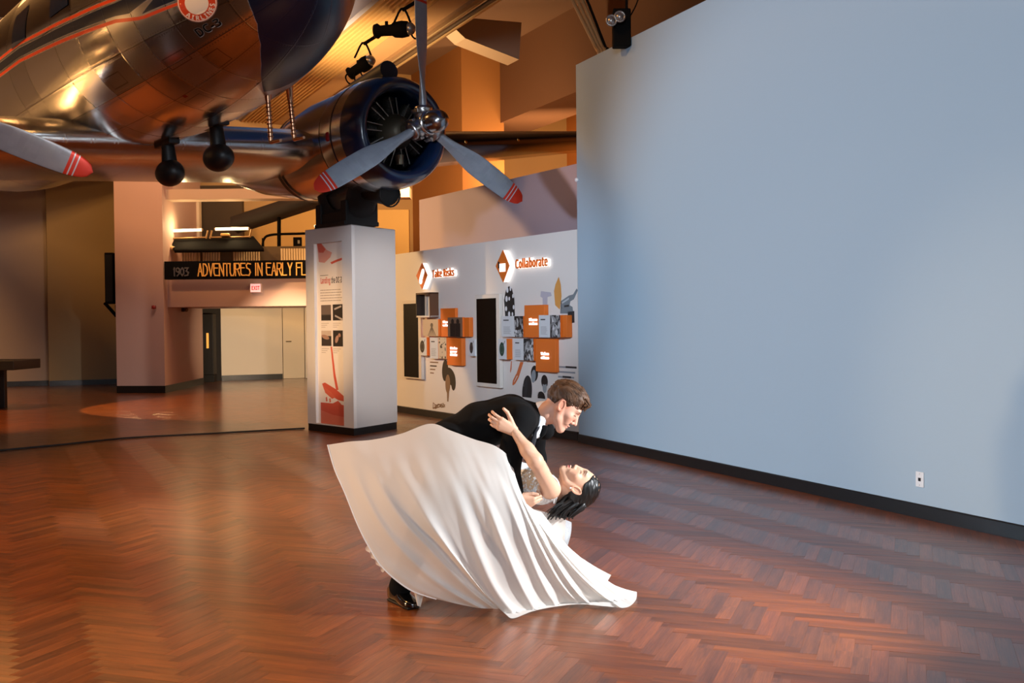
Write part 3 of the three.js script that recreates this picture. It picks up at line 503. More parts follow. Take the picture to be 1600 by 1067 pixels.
  { // bright angled fitting beside the column top
    const m = P(503, 345, 0.6), l = thing('angled_lamp', 'bright angled lamp fitting just left of the column top', 'lamp', m); part('upright_tube', rod(v3(0.06, -0.1, 0), v3(0.06, 0.2, 0), 0.035), tubeMat, l); part('lower_tube', rod(v3(-0.17, -0.13, 0), v3(0.02, -0.1, 0), 0.035), tubeMat, l); part('elbow', shift(new THREE.SphereGeometry(0.05, 12, 8), 0.05, -0.1, 0), rackMat, l); }
  // fluted balustrade panels and guard rail of the bridge
  { const grp = thing('bridge_balustrade', 'pale fluted panels standing behind the black sign band', 'balustrade', P(330, 400, 1.0)); const o = grp.position, fl = M(0xcdb78f, 0.6);
    reseed(9); for (const [x0, x1] of [[284, 313], [316, 344], [364, 406], [438, 478]]) { const n = Math.round((x1 - x0) / 4); for (let i = 0; i < n; i++) { const p = P(lerp(x0, x1, (i + 0.5) / n), 391, 1.0), q = P(lerp(x0, x1, (i + 0.5) / n), 412, 1.0); const g = new THREE.CylinderGeometry(0.026, 0.026, p.y - q.y + 0.08, 8); g.translate(p.x - o.x, (p.y + q.y) / 2 - o.y, p.z - o.z); part('flute', g, fl, grp); } } 
    part('backing', shift(new THREE.BoxGeometry(2.7, 0.5, 0.04), P(396, 402, 1.1).x - o.x, P(396, 402, 1.1).y - o.y, -0.14), M(0x5a4a33, 0.7), grp); }
  { const grp = thing('guard_rail', 'dark metal guard rail with posts at the right end of the bridge', 'railing', P(440, 390, 1.7)); const o = grp.position, L = (x, y) => P(x, y, 1.7).sub(o); part('top_rail', tube([L(411, 402), L(411, 378), L(415, 370), L(424, 367), L(470, 365), L(500, 364)], 0.03, 30, 8), blackMat, grp); part('post', rod(L(436, 330), L(436, 405), 0.045), blackMat, grp); part('post', rod(L(411, 372), L(411, 405), 0.03), blackMat, grp); }
  { const m = P(465, 382, 1.4), b2 = thing('notice_board', 'small dark framed notice beside the column on the bridge', 'notice', m); part('board', boxGeo(0.2, 0.34, 0.04, 0.008), blackMat, b2); part('picture', shift(boxGeo(0.05, 0.08, 0.006, 0.002), 0.03, 0.06, 0.022), M(0x8a8a8a, 0.5), b2); }
  // small fittings
  const fl = (label, name, cat, x, y, dz) => thing(name, label, cat, P(x, y, dz));
  { const r = fl('small red alarm bell on the pillar front', 'alarm_bell', 'alarm', 240, 480, -0.02); part('dome', new THREE.SphereGeometry(0.045, 14, 10).scale(1, 1, 0.6), M(0x8e1c14, 0.4), r); part('base', shift(boxGeo(0.1, 0.07, 0.02, 0.004), 0, 0, -0.01), M(0x6a2018, 0.5), r); }
  { const p = at(285, 484, 25.6), r = thing('emergency_lamp', 'small dark two headed emergency lamp on the pillar side', 'lamp', p); part('box', boxGeo(0.12, 0.09, 0.08, 0.01), M(0x3a2f22, 0.5), r); for (const s of [-1, 1]) part('head', shift(new THREE.SphereGeometry(0.05, 12, 8), s * 0.1, 0, 0.03), M(0x6d5a3c, 0.3, 0.3), r); }
  { const p = at(174, 435, 24.6), r = thing('wall_speaker', 'black speaker cabinet held by a bracket on the pillar side', 'speaker', p); part('cabinet', boxGeo(0.2, 1.15, 0.3, 0.02), blackMat, r); part('grille', shift(boxGeo(0.16, 1.05, 0.01, 0.004), 0, 0, 0.152), M(0x050505, 0.9), r); part('bracket', rod(v3(-0.16, -0.55, 0), v3(0.1, -0.85, 0), 0.04), blackMat, r); part('bracket', rod(v3(0.1, -0.6, 0), v3(0.12, -0.88, 0), 0.03), blackMat, r); }
  // passage under the bridge: cream wall with a door, dark doorway
  const rear = uw(29.66, 0, 0), un = U.clone().negate();
  const rp = (x, y) => onPlane(x, y, rear, un);
  const rearBox = (name, x0, x1, yTop, out, mat) => { const p = rp(x0, 540), q = rp(x1, 540), len = p.distanceTo(q); const g = new THREE.BoxGeometry(len, yTop, out); const m = p.clone().add(q).multiplyScalar(0.5); return struct(name, g, mat, v3(m.x, yTop / 2, m.z).addScaledVector(un, out / 2), TH); };
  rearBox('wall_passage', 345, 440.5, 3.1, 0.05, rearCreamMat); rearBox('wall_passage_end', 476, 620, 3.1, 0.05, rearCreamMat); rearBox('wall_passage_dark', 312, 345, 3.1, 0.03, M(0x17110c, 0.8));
  rearBox('baseboard_passage', 345, 440, 0.14, 0.07, baseMat);
  { const p = rp(441, 540), q = rp(475.5, 540), len = p.distanceTo(q), m = p.clone().add(q).multiplyScalar(0.5).setY(0); const d = structGroup('door_1', m.addScaledVector(un, 0.02), TH);
    part('leaf', shift(boxGeo(len - 0.02, 2.18, 0.05, 0.004), 0, 1.095, 0), M(0xd6c7ac, 0.6), d); part('door_frame', shift(boxGeo(len, 0.9, 0.05, 0.004), 0, 2.65, 0), rearCreamMat, d); part('door_handle', merge([shift(rod(v3(0, 0, 0), v3(0, 0, 0.06), 0.015), -len / 2 + 0.1, 1.02, 0.02), shift(rod(v3(0, 0, 0), v3(0.13, 0, 0), 0.014), -len / 2 + 0.1, 1.02, 0.075)]), M(0x6a5a40, 0.35, 0.8), d); }
  { // lit display seen through the dark doorway
    const p = at(321, 538, 28.6), r = thing('display_case', 'narrow display case glowing inside the dark doorway beside the pillar', 'display case', p); part('cabinet', boxGeo(0.5, 1.6, 0.3, 0.02), M(0x120d0a, 0.6), r); part('lit_strip', shift(boxGeo(0.07, 0.55, 0.02, 0.005), -0.06, 0.1, 0.155), new THREE.MeshStandardMaterial({ color: 0xdfe8ff, emissive: 0xcfd8ff, emissiveIntensity: 0.8 }), r); part('warm_strip', shift(boxGeo(0.06, 0.4, 0.02, 0.005), 0.1, 0.1, 0.155), new THREE.MeshStandardMaterial({ color: 0xffd080, emissive: 0xd08a2a, emissiveIntensity: 0.7 }), r); part('foot', shift(boxGeo(0.5, 1.6, 0.26, 0.01), 0, -1.4, 0), M(0x0d0a08, 0.7), r); r.children[3].scale.y = clamp((p.y - 0.8) / 1.6, 0.05, 1); r.children[3].position.y = -0.8 - (p.y - 0.8) / 2 + 1.4 * r.children[3].scale.y; }
}
{ // dark table cut by the left edge of the view
  const f = onFloor(-20, 640), t = thing('table', 'dark wooden table cut off by the left edge of the view', 'table', v3(f.x - 0.9, 0, f.z));
  const m = M(0x14100d, 0.5), y = at(20, 562, -f.z).y; part('tabletop', shift(boxGeo(2.9, 0.17, 1.1, 0.01), 0.2, y - 0.085, 0), m, t);
  for (const [x, z] of [[0.98, 0.4], [0.98, -0.4], [-1.1, 0.4], [-1.1, -0.4]]) part('leg', shift(boxGeo(0.16, y - 0.16, 0.12, 0.008), x, (y - 0.16) / 2, z), m, t);
}
{ const p = rpLeft(88, 535), s = thing('wall_switch', 'small pale switch plate on the far left wall', 'switch', p, TH); part('plate', boxGeo(0.09, 0.13, 0.02, 0.004), M(0xc9c2b8, 0.5), s); part('rocker', shift(boxGeo(0.03, 0.06, 0.01, 0.002), 0, 0, 0.012), M(0xe0dad0, 0.4), s); }
function rpLeft(x, y) { return onPlane(x, y, uw(29.99, 0, 0), U.clone().negate()); }
// ---------------------------------------------------------------- fittings under the ceiling
{
  const pipe = M(0xc7ad86, 0.35, 0.5), dark = M(0x080808, 0.8, 0, { specularIntensity: 0.3 }), steel = M(0x9a9490, 0.3, 0.7);
  const run = (w, y, r, mat, label) => tag(part(numbered('conduit'), rod(uw(29.6, w, y), uw(9, w, y), r, r, 10), mat, scene), label, 'conduit', 'conduits along the ceiling strip');
  run(7.49, 7.0, 0.05, pipe, 'pale upper conduit running along the ceiling strip'); run(7.5, 6.88, 0.04, M(0x4a3826, 0.5), 'dark thin conduit below the pale one on the ceiling strip'); run(7.64, 6.93, 0.05, M(0xa58a64, 0.4, 0.4), 'tan conduit farther out beside the ceiling strip');
  // white haunch bracket
  const s = new THREE.Shape(), yTop = 8.7; const q = (x, y) => { const u0 = 20.0, d = rayOf(x, y), k = u0 / d.dot(U); return [d.dot(W) * k, EYE + d.y * k]; };
  const pts = [[706, 40], [722, 27], [815, 35], [811, 93], [727, 60]].map((p) => q(...p)); pts.forEach(([x, y], i) => (i ? s.lineTo(x, y) : s.moveTo(x, y))); s.closePath();
  const hg = new THREE.ExtrudeGeometry(s, { depth: 0.55, bevelEnabled: false }); struct('beam_haunch', hg, M(0xc4aa90, 0.6), uw(20.55, 0, 0), TH);
  // stage spotlights
  function stageLight(label, a, b, d, cable) {
    const A = at(...a, d), B = at(...b, d - 0.15), o = A.clone().add(B).multiplyScalar(0.5), t = thing('stage_light', label, 'spotlight', o, 0, 'black stage spotlights by the ceiling deck');
    const L = (p) => p.clone().sub(o), dir = B.clone().sub(A).normalize(), len = A.distanceTo(B);
    const prof = [[0.001, 0], [0.11, 0], [0.12, len * 0.08], [0.085, len * 0.16], [0.09, len * 0.5], [0.12, len * 0.56], [0.135, len * 0.78], [0.12, len * 0.95], [0.06, len], [0.001, len]].map(([r, z]) => new THREE.Vector2(r, z));
    const g = new THREE.LatheGeometry(prof, 20); g.applyQuaternion(new THREE.Quaternion().setFromUnitVectors(v3(0, 1, 0), dir)); const la = L(A); g.translate(la.x, la.y, la.z); part('barrel', g, dark, t);
    part('yoke', tube([L(B).add(v3(-0.25, 0.02, 0.15)), L(B).add(v3(-0.1, 0.32, 0.02)), L(B).add(v3(0.05, 0.02, -0.15))], 0.018, 16, 6), dark, t);
    part('clamp', rod(L(B).add(v3(-0.1, 0.3, 0)), L(B).add(v3(0.12, 0.5, -0.2)), 0.03), dark, t);
    part('shutter', shift(boxGeo(0.05, 0.16, 0.05, 0.008), ...la.clone().add(dir.clone().multiplyScalar(0.2)).add(v3(0, 0.06, 0.02)).toArray()), dark, t);
    part('lamp_cap', shift(new THREE.SphereGeometry(0.1, 14, 10), ...L(B).toArray()), steel, t);
    if (cable) part('cable', tube(cable.map((p) => L(at(p[0], p[1], d - 0.1))), 0.015, 40, 6), dark, t);
  }
  stageLight('black stage spotlight pointing left behind the raised propeller blade', [586, 49], [640, 45], 17.5, [[640, 50], [648, 60], [660, 58]]);
  stageLight('smaller black stage spotlight with a looped cable, below the corrugated deck', [546, 116], [578, 95], 19.5, [[546, 112], [540, 120], [545, 130], [556, 131], [553, 118], [562, 108], [566, 118], [580, 114]]);
  // conduits that drop to the top of the grey wall
  for (let i = 0; i < 4; i++) { const x = i * 8.3; const pts2 = [at(884 + x * 0.9, -24, 15.2), at(898 + x * 0.9, 8, 14.9), at(931 + x * 0.62, 74, 14.3), at(936 + x * 0.55, 82 - i * 1.6, 14.0), at(937 + x * 0.55, 92 - i * 2, 13.95)]; tag(part(numbered('drop_conduit'), tube(pts2, i === 3 ? 0.02 : 0.026, 30, 8), i === 3 ? dark : pipe, scene), ['first pale conduit from the left dropping to the grey wall top', 'second pale conduit from the left dropping to the grey wall top', 'third pale conduit from the left dropping to the grey wall top', 'thin black conduit at the right of the bundle dropping to the grey wall top'][i], 'conduit', 'conduits dropping to the grey wall top'); }
  { const p = at(971, 45, 12.3), t = thing('emergency_lamp', 'tall black emergency lamp box with two round heads above the grey wall', 'lamp', p); part('box', boxGeo(0.2, 0.42, 0.16, 0.015), dark, t); const hd = (x, y) => { const L = at(x, y, 12.15).sub(p); part('head', merge([shift(new THREE.SphereGeometry(0.06, 16, 12).scale(1, 1, 0.9), L.x, L.y, L.z), shift(new THREE.TorusGeometry(0.055, 0.012, 8, 20), L.x, L.y, L.z + 0.03)]), steel, t); }; hd(955, 33); hd(968, 27); part('hanger_rod', rod(v3(0.06, 0.2, 0), v3(0.06, 1.8, 0), 0.015), dark, t); part('wire', tube([v3(0.08, 0.1, 0), v3(0.2, 0.35, -0.1), v3(0.32, 0.9, -0.2)], 0.008, 16, 6), dark, t); }
}
// ---------------------------------------------------------------- the airliner standing over the hall
// its own axes: x to its left wing (right in the view), y up, z toward its nose; origin between the two propeller hubs
const AIR = { yaw: 37.6 * Math.PI / 180, roll: 3.36 * Math.PI / 180 };
const plane = thing('airplane', 'polished silver twin engine propeller airliner with dark nose and blue engine cowlings overhead', 'airplane', v3(-3.29, 3.78, -11.70));
plane.rotation.order = 'YXZ'; plane.rotation.set(0, AIR.yaw, AIR.roll); plane.updateMatrixWorld();
{
  const fus = { xt: 2.85, Ln: 4.2, yt: 0.8, p: 2.6, q: 1.9, w: 1.22, yb: -0.12, yt0: 2.25 };
  const sect = (x) => {
    if (x > fus.xt - fus.Ln) { const d = clamp((x - (fus.xt - fus.Ln)) / fus.Ln, 0, 1), g = Math.pow(Math.max(0, 1 - Math.pow(d, fus.p)), 1 / fus.q); return [fus.w * g, lerp(fus.yt, fus.yb, g), lerp(fus.yt, fus.yt0, g)]; }
    if (x > -6.5) return [fus.w, fus.yb, fus.yt0];
    const t = sstep(-6.5, -16.6, x); return [lerp(fus.w, 0.08, Math.pow(t, 0.9)), lerp(fus.yb, 1.2, t), lerp(fus.yt0, 1.75, t)];
  };
  const skinAt = (x, a, off = 0) => { const [w, b, t] = sect(x), h = (t - b) / 2; return v3(-(w + off) * Math.sin(a), (b + t) / 2 - (h + off) * Math.cos(a), x); };
  // skin: paint, bare metal, rivets
  const TW = 2048, THh = 1536, X = (x) => (x + 7) / 9.9 * TW, Y = (a) => (1 - (a + Math.PI) / (2 * Math.PI)) * THh;
  const navy = '#08172c', orng = '#c2401c';
  const line = (g, pts, c, w) => { g.strokeStyle = c; g.lineWidth = w; g.lineJoin = 'round'; g.beginPath(); pts.forEach(([x, a], i) => (i ? g.lineTo(X(x), Y(a)) : g.moveTo(X(x), Y(a)))); g.stroke(); };
  const poly = (g, pts, c) => { g.fillStyle = c; g.beginPath(); pts.forEach(([x, a], i) => (i ? g.lineTo(X(x), Y(a)) : g.moveTo(X(x), Y(a)))); g.closePath(); g.fill(); };
  const capEdge = [[2.6, 2.9], [2.42, 1.9], [2.41, 1.3], [2.37, 0.94], [2.33, 0.76], [2.27, 0.59], [2.09, 0.36], [1.82, 0.17], [1.45, -0.02], [1.18, -0.16], [1.2, -0.3], [1.27, -0.5], [1.36, -0.75], [1.7, -1.2], [2.2, -1.8], [2.5, -2.4], [2.6, -3.1]];
  const livery = (g, cN, cO, cW) => {
    for (const m of [1, -1]) {
      const f = (l) => l.map(([x, a]) => [x, a * m]);
      poly(g, f([[-7, 1.60], [-2.32, 1.56], [-1.37, 1.50], [-0.18, 1.44], [0.73, 1.41], [0.93, 1.41], [1.3, 1.44], [1.75, 1.42], [1.30, 1.33], [0.93, 1.28], [0.67, 1.31], [-0.24, 1.36], [-1.43, 1.43], [-2.36, 1.48], [-7, 1.51]]), cN);
      poly(g, f([[1.13, 1.23], [1.40, 1.32], [1.68, 1.41], [2.25, 1.30], [1.78, 1.23]]), cN);
      line(g, f([[-7, 1.64], [-2.30, 1.60], [-1.35, 1.54], [-0.18, 1.475], [0.75, 1.44], [1.44, 1.49]]), cO, 7);
      line(g, f([[-7, 1.475], [-2.39, 1.445], [-1.45, 1.395], [-0.28, 1.325], [0.65, 1.27], [1.04, 1.21], [1.14, 1.2], [1.85, 1.19], [2.29, 1.22]]), cO, 7);
    }
    poly(g, [...capEdge, [3, -3.2], [3, 3.2]], cN);
  };
  const roundel = (g, full) => { // round airline emblem and the type lettering under it, both sides
    for (const m of [1, -1]) {
      const cx = X(1.88), cy = Y(1.13 * m), k = 1 / (2.4 / 2048 * 9.9 / 2.4); const ppm = TW / 9.9, ppa = THh / (2 * Math.PI) / 1.18; const r = 0.23;
      g.save(); g.translate(cx, cy); g.scale(ppm, ppa); if (m < 0) { g.scale(1, 1); }
      g.fillStyle = full ? '#c9472a' : '#000'; g.beginPath(); g.arc(0, 0, r, 0, 7); g.fill();
      if (full) {
        g.fillStyle = '#e9e2d6'; g.beginPath(); g.arc(0, 0, r * 0.6, 0, 7); g.fill(); g.strokeStyle = '#e9e2d6'; g.lineWidth = 0.012; g.beginPath(); g.arc(0, 0, r * 0.95, 0, 7); g.stroke();
        g.fillStyle = '#efe7dc'; g.font = 'bold 100px sans-serif'; g.textAlign = 'center'; g.textBaseline = 'middle';
        const str = 'AIRLINES'; [...str].forEach((ch, i) => { const ang = m * (0.5 * Math.PI) + m * (-(i - 3.5)) * 0.3; g.save(); g.translate(Math.cos(ang) * r * 0.78, Math.sin(ang) * r * 0.78); g.rotate(ang - m * Math.PI / 2); if (m < 0) g.rotate(0); g.scale(0.00078 * r / 0.23, 0.00078 * r / 0.23); g.scale(m > 0 ? 1 : -1, m > 0 ? 1 : -1); g.fillText(ch, 0, 0); g.restore(); });
      }
      g.restore();
      g.save(); g.translate(X(1.83), Y(0.86 * m)); g.scale(ppm, ppa); g.scale(m > 0 ? 1 : -1, m > 0 ? 1 : -1); g.scale(0.0018, 0.0018); g.font = 'bold 88px sans-serif'; g.textAlign = 'center'; g.textBaseline = 'middle'; g.fillStyle = full ? '#15130f' : '#000'; g.fillText('DC-3', 0, 0); g.restore();
    }
  };
  const seamsX = [-6.4, -5.2, -4.1, -2.9, -2.2, -1.0, -0.3, 0.45, 0.95, 1.5, 2.2], seamsA = [-2.6, -2.1, -1.5, -1.02, -0.7, -0.42, 0.0, 0.42, 0.72, 1.02, 1.5, 2.1, 2.6];
  const bow = (x) => (x > 0 ? x : x);
  const seamPath = (g, a, b) => { g.beginPath(); g.moveTo(...a); g.lineTo(...b); g.stroke(); };
  const colorTex = canvasTex(TW, THh, (g, w, h) => {
    g.fillStyle = '#d3d4d6'; g.fillRect(0, 0, w, h); reseed(31);
    for (let i = 0; i + 1 < seamsX.length; i++) for (let j = 0; j + 1 < seamsA.length; j++) { const k = Math.floor(rr(196, 226)); g.fillStyle = `rgb(${k},${k},${k + 2})`; g.fillRect(X(seamsX[i]), Y(seamsA[j + 1]), X(seamsX[i + 1]) - X(seamsX[i]), Y(seamsA[j]) - Y(seamsA[j + 1])); }
    g.strokeStyle = '#8d8a86'; g.lineWidth = 2; for (const x of seamsX) seamPath(g, [X(x), 0], [X(x), h]); for (const a of seamsA) seamPath(g, [0, Y(a)], [w, Y(a)]);
    g.lineWidth = 2; for (const [x0, a0, x1, a1] of [[0.98, 0.80, 1.36, 0.68], [1.48, 0.63, 1.72, 0.45], [-0.2, 0.9, 0.15, 0.78], [0.5, 0.35, 0.85, 0.2]]) g.strokeRect(X(x0), Y(a0), X(x1) - X(x0), Y(a1) - Y(a0));
    g.fillStyle = '#aeacaa'; for (const a of seamsA) for (let x = 0; x < w; x += 9) { g.fillRect(x, Y(a) - 6, 2.4, 2.4); g.fillRect(x + 4, Y(a) + 5, 2.4, 2.4); }
    for (const x of seamsX) for (let y = 0; y < h; y += 9) { g.fillRect(X(x) - 6, y, 2.4, 2.4); g.fillRect(X(x) + 5, y + 4, 2.4, 2.4); }
    g.fillStyle = '#5f5b58'; g.fillRect(X(1.4), Y(0.02), 10, 5); g.fillStyle = '#a5301f'; g.fillRect(X(0.62), Y(0.42), 14, 8);
    livery(g, navy, orng); roundel(g, true);
  });
  const mrTex = canvasTex(TW / 2, THh / 2, (g, w, h) => { // green: roughness, blue: metalness
    g.save(); g.scale(0.5, 0.5); reseed(33); g.fillStyle = 'rgb(0,52,255)'; g.fillRect(0, 0, TW, THh);
    for (let i = 0; i + 1 < seamsX.length; i++) for (let j = 0; j + 1 < seamsA.length; j++) { g.fillStyle = `rgb(0,${Math.floor(rr(36, 82))},255)`; g.fillRect(X(seamsX[i]), Y(seamsA[j + 1]), X(seamsX[i + 1]) - X(seamsX[i]), Y(seamsA[j]) - Y(seamsA[j + 1])); }
    const c = 'rgb(0,84,0)'; livery(g, c, c); roundel(g, false); g.restore();
  }, false);
  const bumpTex = canvasTex(TW, THh, (g, w, h) => {
    const im = g.createImageData(w, h); for (let y = 0; y < h; y++) for (let x = 0; x < w; x++) { const k = 118 + (noise3(x * 0.018, y * 0.016, 5) - 0.5) * 46 + (noise3(x * 0.05, y * 0.045, 8) - 0.5) * 12, i = (y * w + x) * 4; im.data[i] = im.data[i + 1] = im.data[i + 2] = k; im.data[i + 3] = 255; } g.putImageData(im, 0, 0);
    g.strokeStyle = '#484848'; g.lineWidth = 2.2; for (const x of seamsX) seamPath(g, [X(x), 0], [X(x), h]); for (const a of seamsA) seamPath(g, [0, Y(a)], [w, Y(a)]);
    g.fillStyle = '#969696'; for (const a of seamsA) for (let x = 0; x < w; x += 9) { g.fillRect(x, Y(a) - 6, 2.4, 2.4); g.fillRect(x + 4, Y(a) + 5, 2.4, 2.4); }
    for (const x of seamsX) for (let y = 0; y < h; y += 9) { g.fillRect(X(x) - 6, y, 2.4, 2.4); }
  }, false);
  const skin = new THREE.MeshPhysicalMaterial({ color: 0xffffff, map: colorTex, metalness: 1, roughness: 1, metalnessMap: mrTex, roughnessMap: mrTex, bumpMap: bumpTex, bumpScale: 0.007 });
  const alu = M(0xcfd0d2, 0.2, 1), aluDull = M(0xb9b6b2, 0.32, 1), black = M(0x0b0b0c, 0.45), blackGloss = M(0x08090b, 0.22), navyPaint = M(0x081c38, 0.3, 0, { clearcoat: 1, clearcoatRoughness: 0.12 });
  const NA = 96, fr = [], fx = []; for (let i = 0; i <= 150; i++) { const t = i / 150; fx.push(t < 0.55 ? lerp(-7, 0, t / 0.55) : 2.85 * (1 - Math.pow(1 - (t - 0.55) / 0.45, 2))); }
  for (const x of fx) { const r = []; for (let j = 0; j <= NA; j++) r.push(skinAt(x, -Math.PI + 2 * Math.PI * j / NA)); fr.push(r); }
  part('fuselage', loft(fr, false, false, false, (i, j) => [(fx[i] + 7) / 9.9, j / NA]), skin, plane);
  const rx = []; for (let i = 0; i <= 24; i++) rx.push(lerp(-7, -16.6, i / 24)); part('rear_fuselage', loft(rx.map((x) => { const r = []; for (let j = 0; j < 40; j++) r.push(skinAt(x, Math.PI - 2 * Math.PI * j / 40)); return r; }), false, true), alu, plane);
  const fin = loft([[0, -13.2, -16.9, 0.16], [0.9, -14.2, -17.3, 0.13], [2.0, -15.4, -17.3, 0.1], [2.35, -16.0, -17.0, 0.03]].map(([y, z0, z1, t]) => { const r = []; for (let j = 0; j < 20; j++) { const b = j / 20 * Math.PI * 2; r.push(v3(t * Math.sin(b) * (0.5 + 0.5 * Math.cos(b * 0.5) ** 2), 1.7 + y, lerp(z1, z0, 0.5 + 0.5 * Math.cos(b)))); } return r; })); part('tail_fin', fin, alu, plane);
  for (const s of [1, -1]) { const tp = loft([[0.1, -14.0, -16.6, 0.2], [2.2, -14.8, -16.5, 0.14], [4.0, -15.6, -16.3, 0.05]].map(([x, z0, z1, t]) => { const r = []; for (let j = 0; j < 20; j++) { const b = j / 20 * Math.PI * 2; r.push(v3(s * x, 1.5 + t * Math.sin(b), lerp(z1, z0, 0.5 + 0.5 * Math.cos(b)))); } return r; })); part('tailplane', tp, alu, plane); }
  // side windows
  const glass = M(0x0d2340, 0.06, 0, { clearcoat: 1 });
  for (const m of [1, -1]) for (const x0 of [-0.98, -2.62, -4.1, -5.6]) { const rows = []; for (let i = 0; i <= 6; i++) { const r = []; for (let j = 0; j <= 6; j++) r.push(skinAt(x0 + 0.62 * i / 6, m * (1.60 + 0.34 * j / 6), 0.006)); rows.push(r); } part('cabin_window', loft(rows, false, false, false), glass, plane); }
  // wings
  const foil = (le, y, chord, thick, n = 40) => (x) => { const r = []; for (let j = 0; j < n; j++) { const b = 2 * Math.PI * j / n, c = 0.5 - 0.5 * Math.cos(b), up = b < Math.PI ? 1 : -1; const yt = thick / 0.2 * chord * (0.2969 * Math.sqrt(c) - 0.126 * c - 0.3516 * c * c + 0.2843 * c ** 3 - 0.1036 * c ** 4) * (up > 0 ? 1.05 : 0.78); r.push(v3(x, y + up * yt, le - c * chord)); } return r; };
  const wingMat = M(0xc9c8c6, 0.24, 1, { bumpMap: bumpTex, bumpScale: 0.004 });
  const station = (z, k = 1) => { const o = Math.max(0, Math.abs(z) - 2.9); return [-1.6 - 0.28 * o, -0.07 + Math.tan(5.5 * Math.PI / 180) * o, 4.3 - 0.25 * o, 0.155 - 0.004 * o]; };
  const wing = (zs) => loft(zs.map((z) => foil(...station(z))(z)));
  part('wing_centre_section', wing([-2.9, -1.5, 0, 1.5, 2.9]), wingMat, plane);
  for (const s of [1, -1]) {
    part('wing', wing([2.9, 5, 8, 11, 13.4, 14.3].map((z) => z * s)), wingMat, plane);
    const boots = [3.3, 6, 9, 12, 14].map((z) => { const [le, y, c, t] = station(z), r = foil(le, y, c, t, 80)(s * z).filter((p, j) => j <= 11 || j >= 69); const q = [...r.slice(12), ...r.slice(0, 12)]; return q.map((p) => p.clone().add(v3(0, Math.sign(p.y - y) * 0.006, 0.012))); });
    part('deicer_boot', loft(boots, false, false, false), blackGloss, plane);
    for (const z of [4.2, 5.0, 6.3]) { const [le, y] = station(z); part('boot_fitting', shift(boxGeo(0.05, 0.06, 0.05, 0.02), s * z, y + 0.02, le + 0.0), M(0xb08a4a, 0.25, 1), plane); }
  }
  // nacelles, cowlings, engines, propellers
  const ring = (z, rx_, ry, yc, n = 48) => { const r = []; for (let j = 0; j < n; j++) { const b = 2 * Math.PI * j / n; r.push(v3(rx_ * Math.sin(b), yc + ry * Math.cos(b), z)); } return r; };
  const bladeTex = canvasTex(64, 1024, (g, w, h) => { g.fillStyle = '#8b9098'; g.fillRect(0, 0, w, h); for (let i = 0; i < 240; i++) { const k = Math.floor(rr(124, 158)); g.fillStyle = `rgba(${k},${k + 4},${k + 10},0.3)`; g.fillRect(rr(0, w), rr(0, h), rr(3, 14), rr(20, 120)); } const at_ = (f) => (1 - f) * h; g.fillStyle = '#c8321d'; g.fillRect(0, 0, w, at_(0.835)); g.fillStyle = '#b9bcc0'; g.fillRect(0, at_(0.865), w, 9); g.fillRect(0, at_(0.895), w, 9); });
  const bladeMat = new THREE.MeshPhysicalMaterial({ map: bladeTex, roughness: 0.34, metalness: 0.35 });
  const bladeGeo = (() => {
    const rings = [], R = 1.75, n = 24, rs = []; for (let i = 0; i <= 40; i++) rs.push(0.17 + (R - 0.17) * i / 40);
    for (const r of rs) {
      const f = (r - 0.17) / (R - 0.17); const chord = r < 0.3 ? lerp(0.1, 0.13, (r - 0.17) / 0.13) : lerp(0.125, 0.275, sstep(0.3, 0.95, r)) * (f > 0.8 ? Math.sqrt(Math.max(0.0, 1 - Math.pow((f - 0.8) / 0.2, 2.4))) * 0.985 + 0.015 : 1) * (1 - 0.14 * sstep(0.6, 1, f));
      const thick = lerp(0.098, 0.022, sstep(0.17, 0.8, r)) * (f > 0.93 ? 1 - (f - 0.93) * 9 : 1), beta = -lerp(58, 15, Math.pow(f, 0.6)) * Math.PI / 180, rg = [];
      for (let j = 0; j < n; j++) { const b = 2 * Math.PI * j / n, cx = Math.cos(b) * chord / 2, cy = Math.sin(b) * thick / 2 * (1 - 0.25 * Math.cos(b)); rg.push(v3(cx * Math.cos(beta) - cy * Math.sin(beta), r, cx * Math.sin(beta) + cy * Math.cos(beta))); }
      rings.push(rg);
    }
    return loft(rings.map((r) => [...r].reverse()), true, true, true, (i, j) => [j / n, i / 40]);
  })();
  const hubMat = M(0xb9b6b4, 0.3, 1), domeMat = M(0xa3a3a6, 0.22, 1), cylMat = M(0x26241f, 0.5, 0.4), crankMat = M(0x4a4234, 0.5, 0.5), rodMat = M(0x9a948a, 0.3, 0.8), tyreMat = M(0x0d0d0d, 0.75);
  const latheZ = (prof, n = 48) => { const g = new THREE.LatheGeometry(prof.map(([r, z]) => new THREE.Vector2(r, z)), n); g.rotateX(Math.PI / 2); return g; };
  for (const s of [1, -1]) {
    const hx = 2.82 * s, grp = (name) => { const o = new THREE.Group(); o.name = name; o.position.set(hx, 0, 0); plane.add(o); return o; };
    part('nacelle', shift(loft([[-1.32, 0.67, 0.67, 0], [-1.7, 0.68, 0.68, 0], [-2.3, 0.66, 0.67, -0.01], [-2.9, 0.62, 0.62, -0.05], [-3.5, 0.55, 0.5, -0.08], [-4.4, 0.4, 0.34, -0.1], [-5.6, 0.12, 0.1, -0.05]].map(([z, a, b, y]) => ring(z, a, b, y)).reverse(), true, false), hx, 0, 0), alu, plane);
    part('nacelle_seam', shift(loft([[-2.82, 0.645, 0.645, -0.05], [-2.92, 0.64, 0.64, -0.05]].map(([z, a, b, y]) => ring(z, a, b, y)).reverse(), false, false), hx, 0, 0), black, plane);
    part('nacelle_seam', shift(latheZ([[0.676, -1.36], [0.69, -1.40], [0.685, -1.44]]), hx, 0, 0), black, plane);
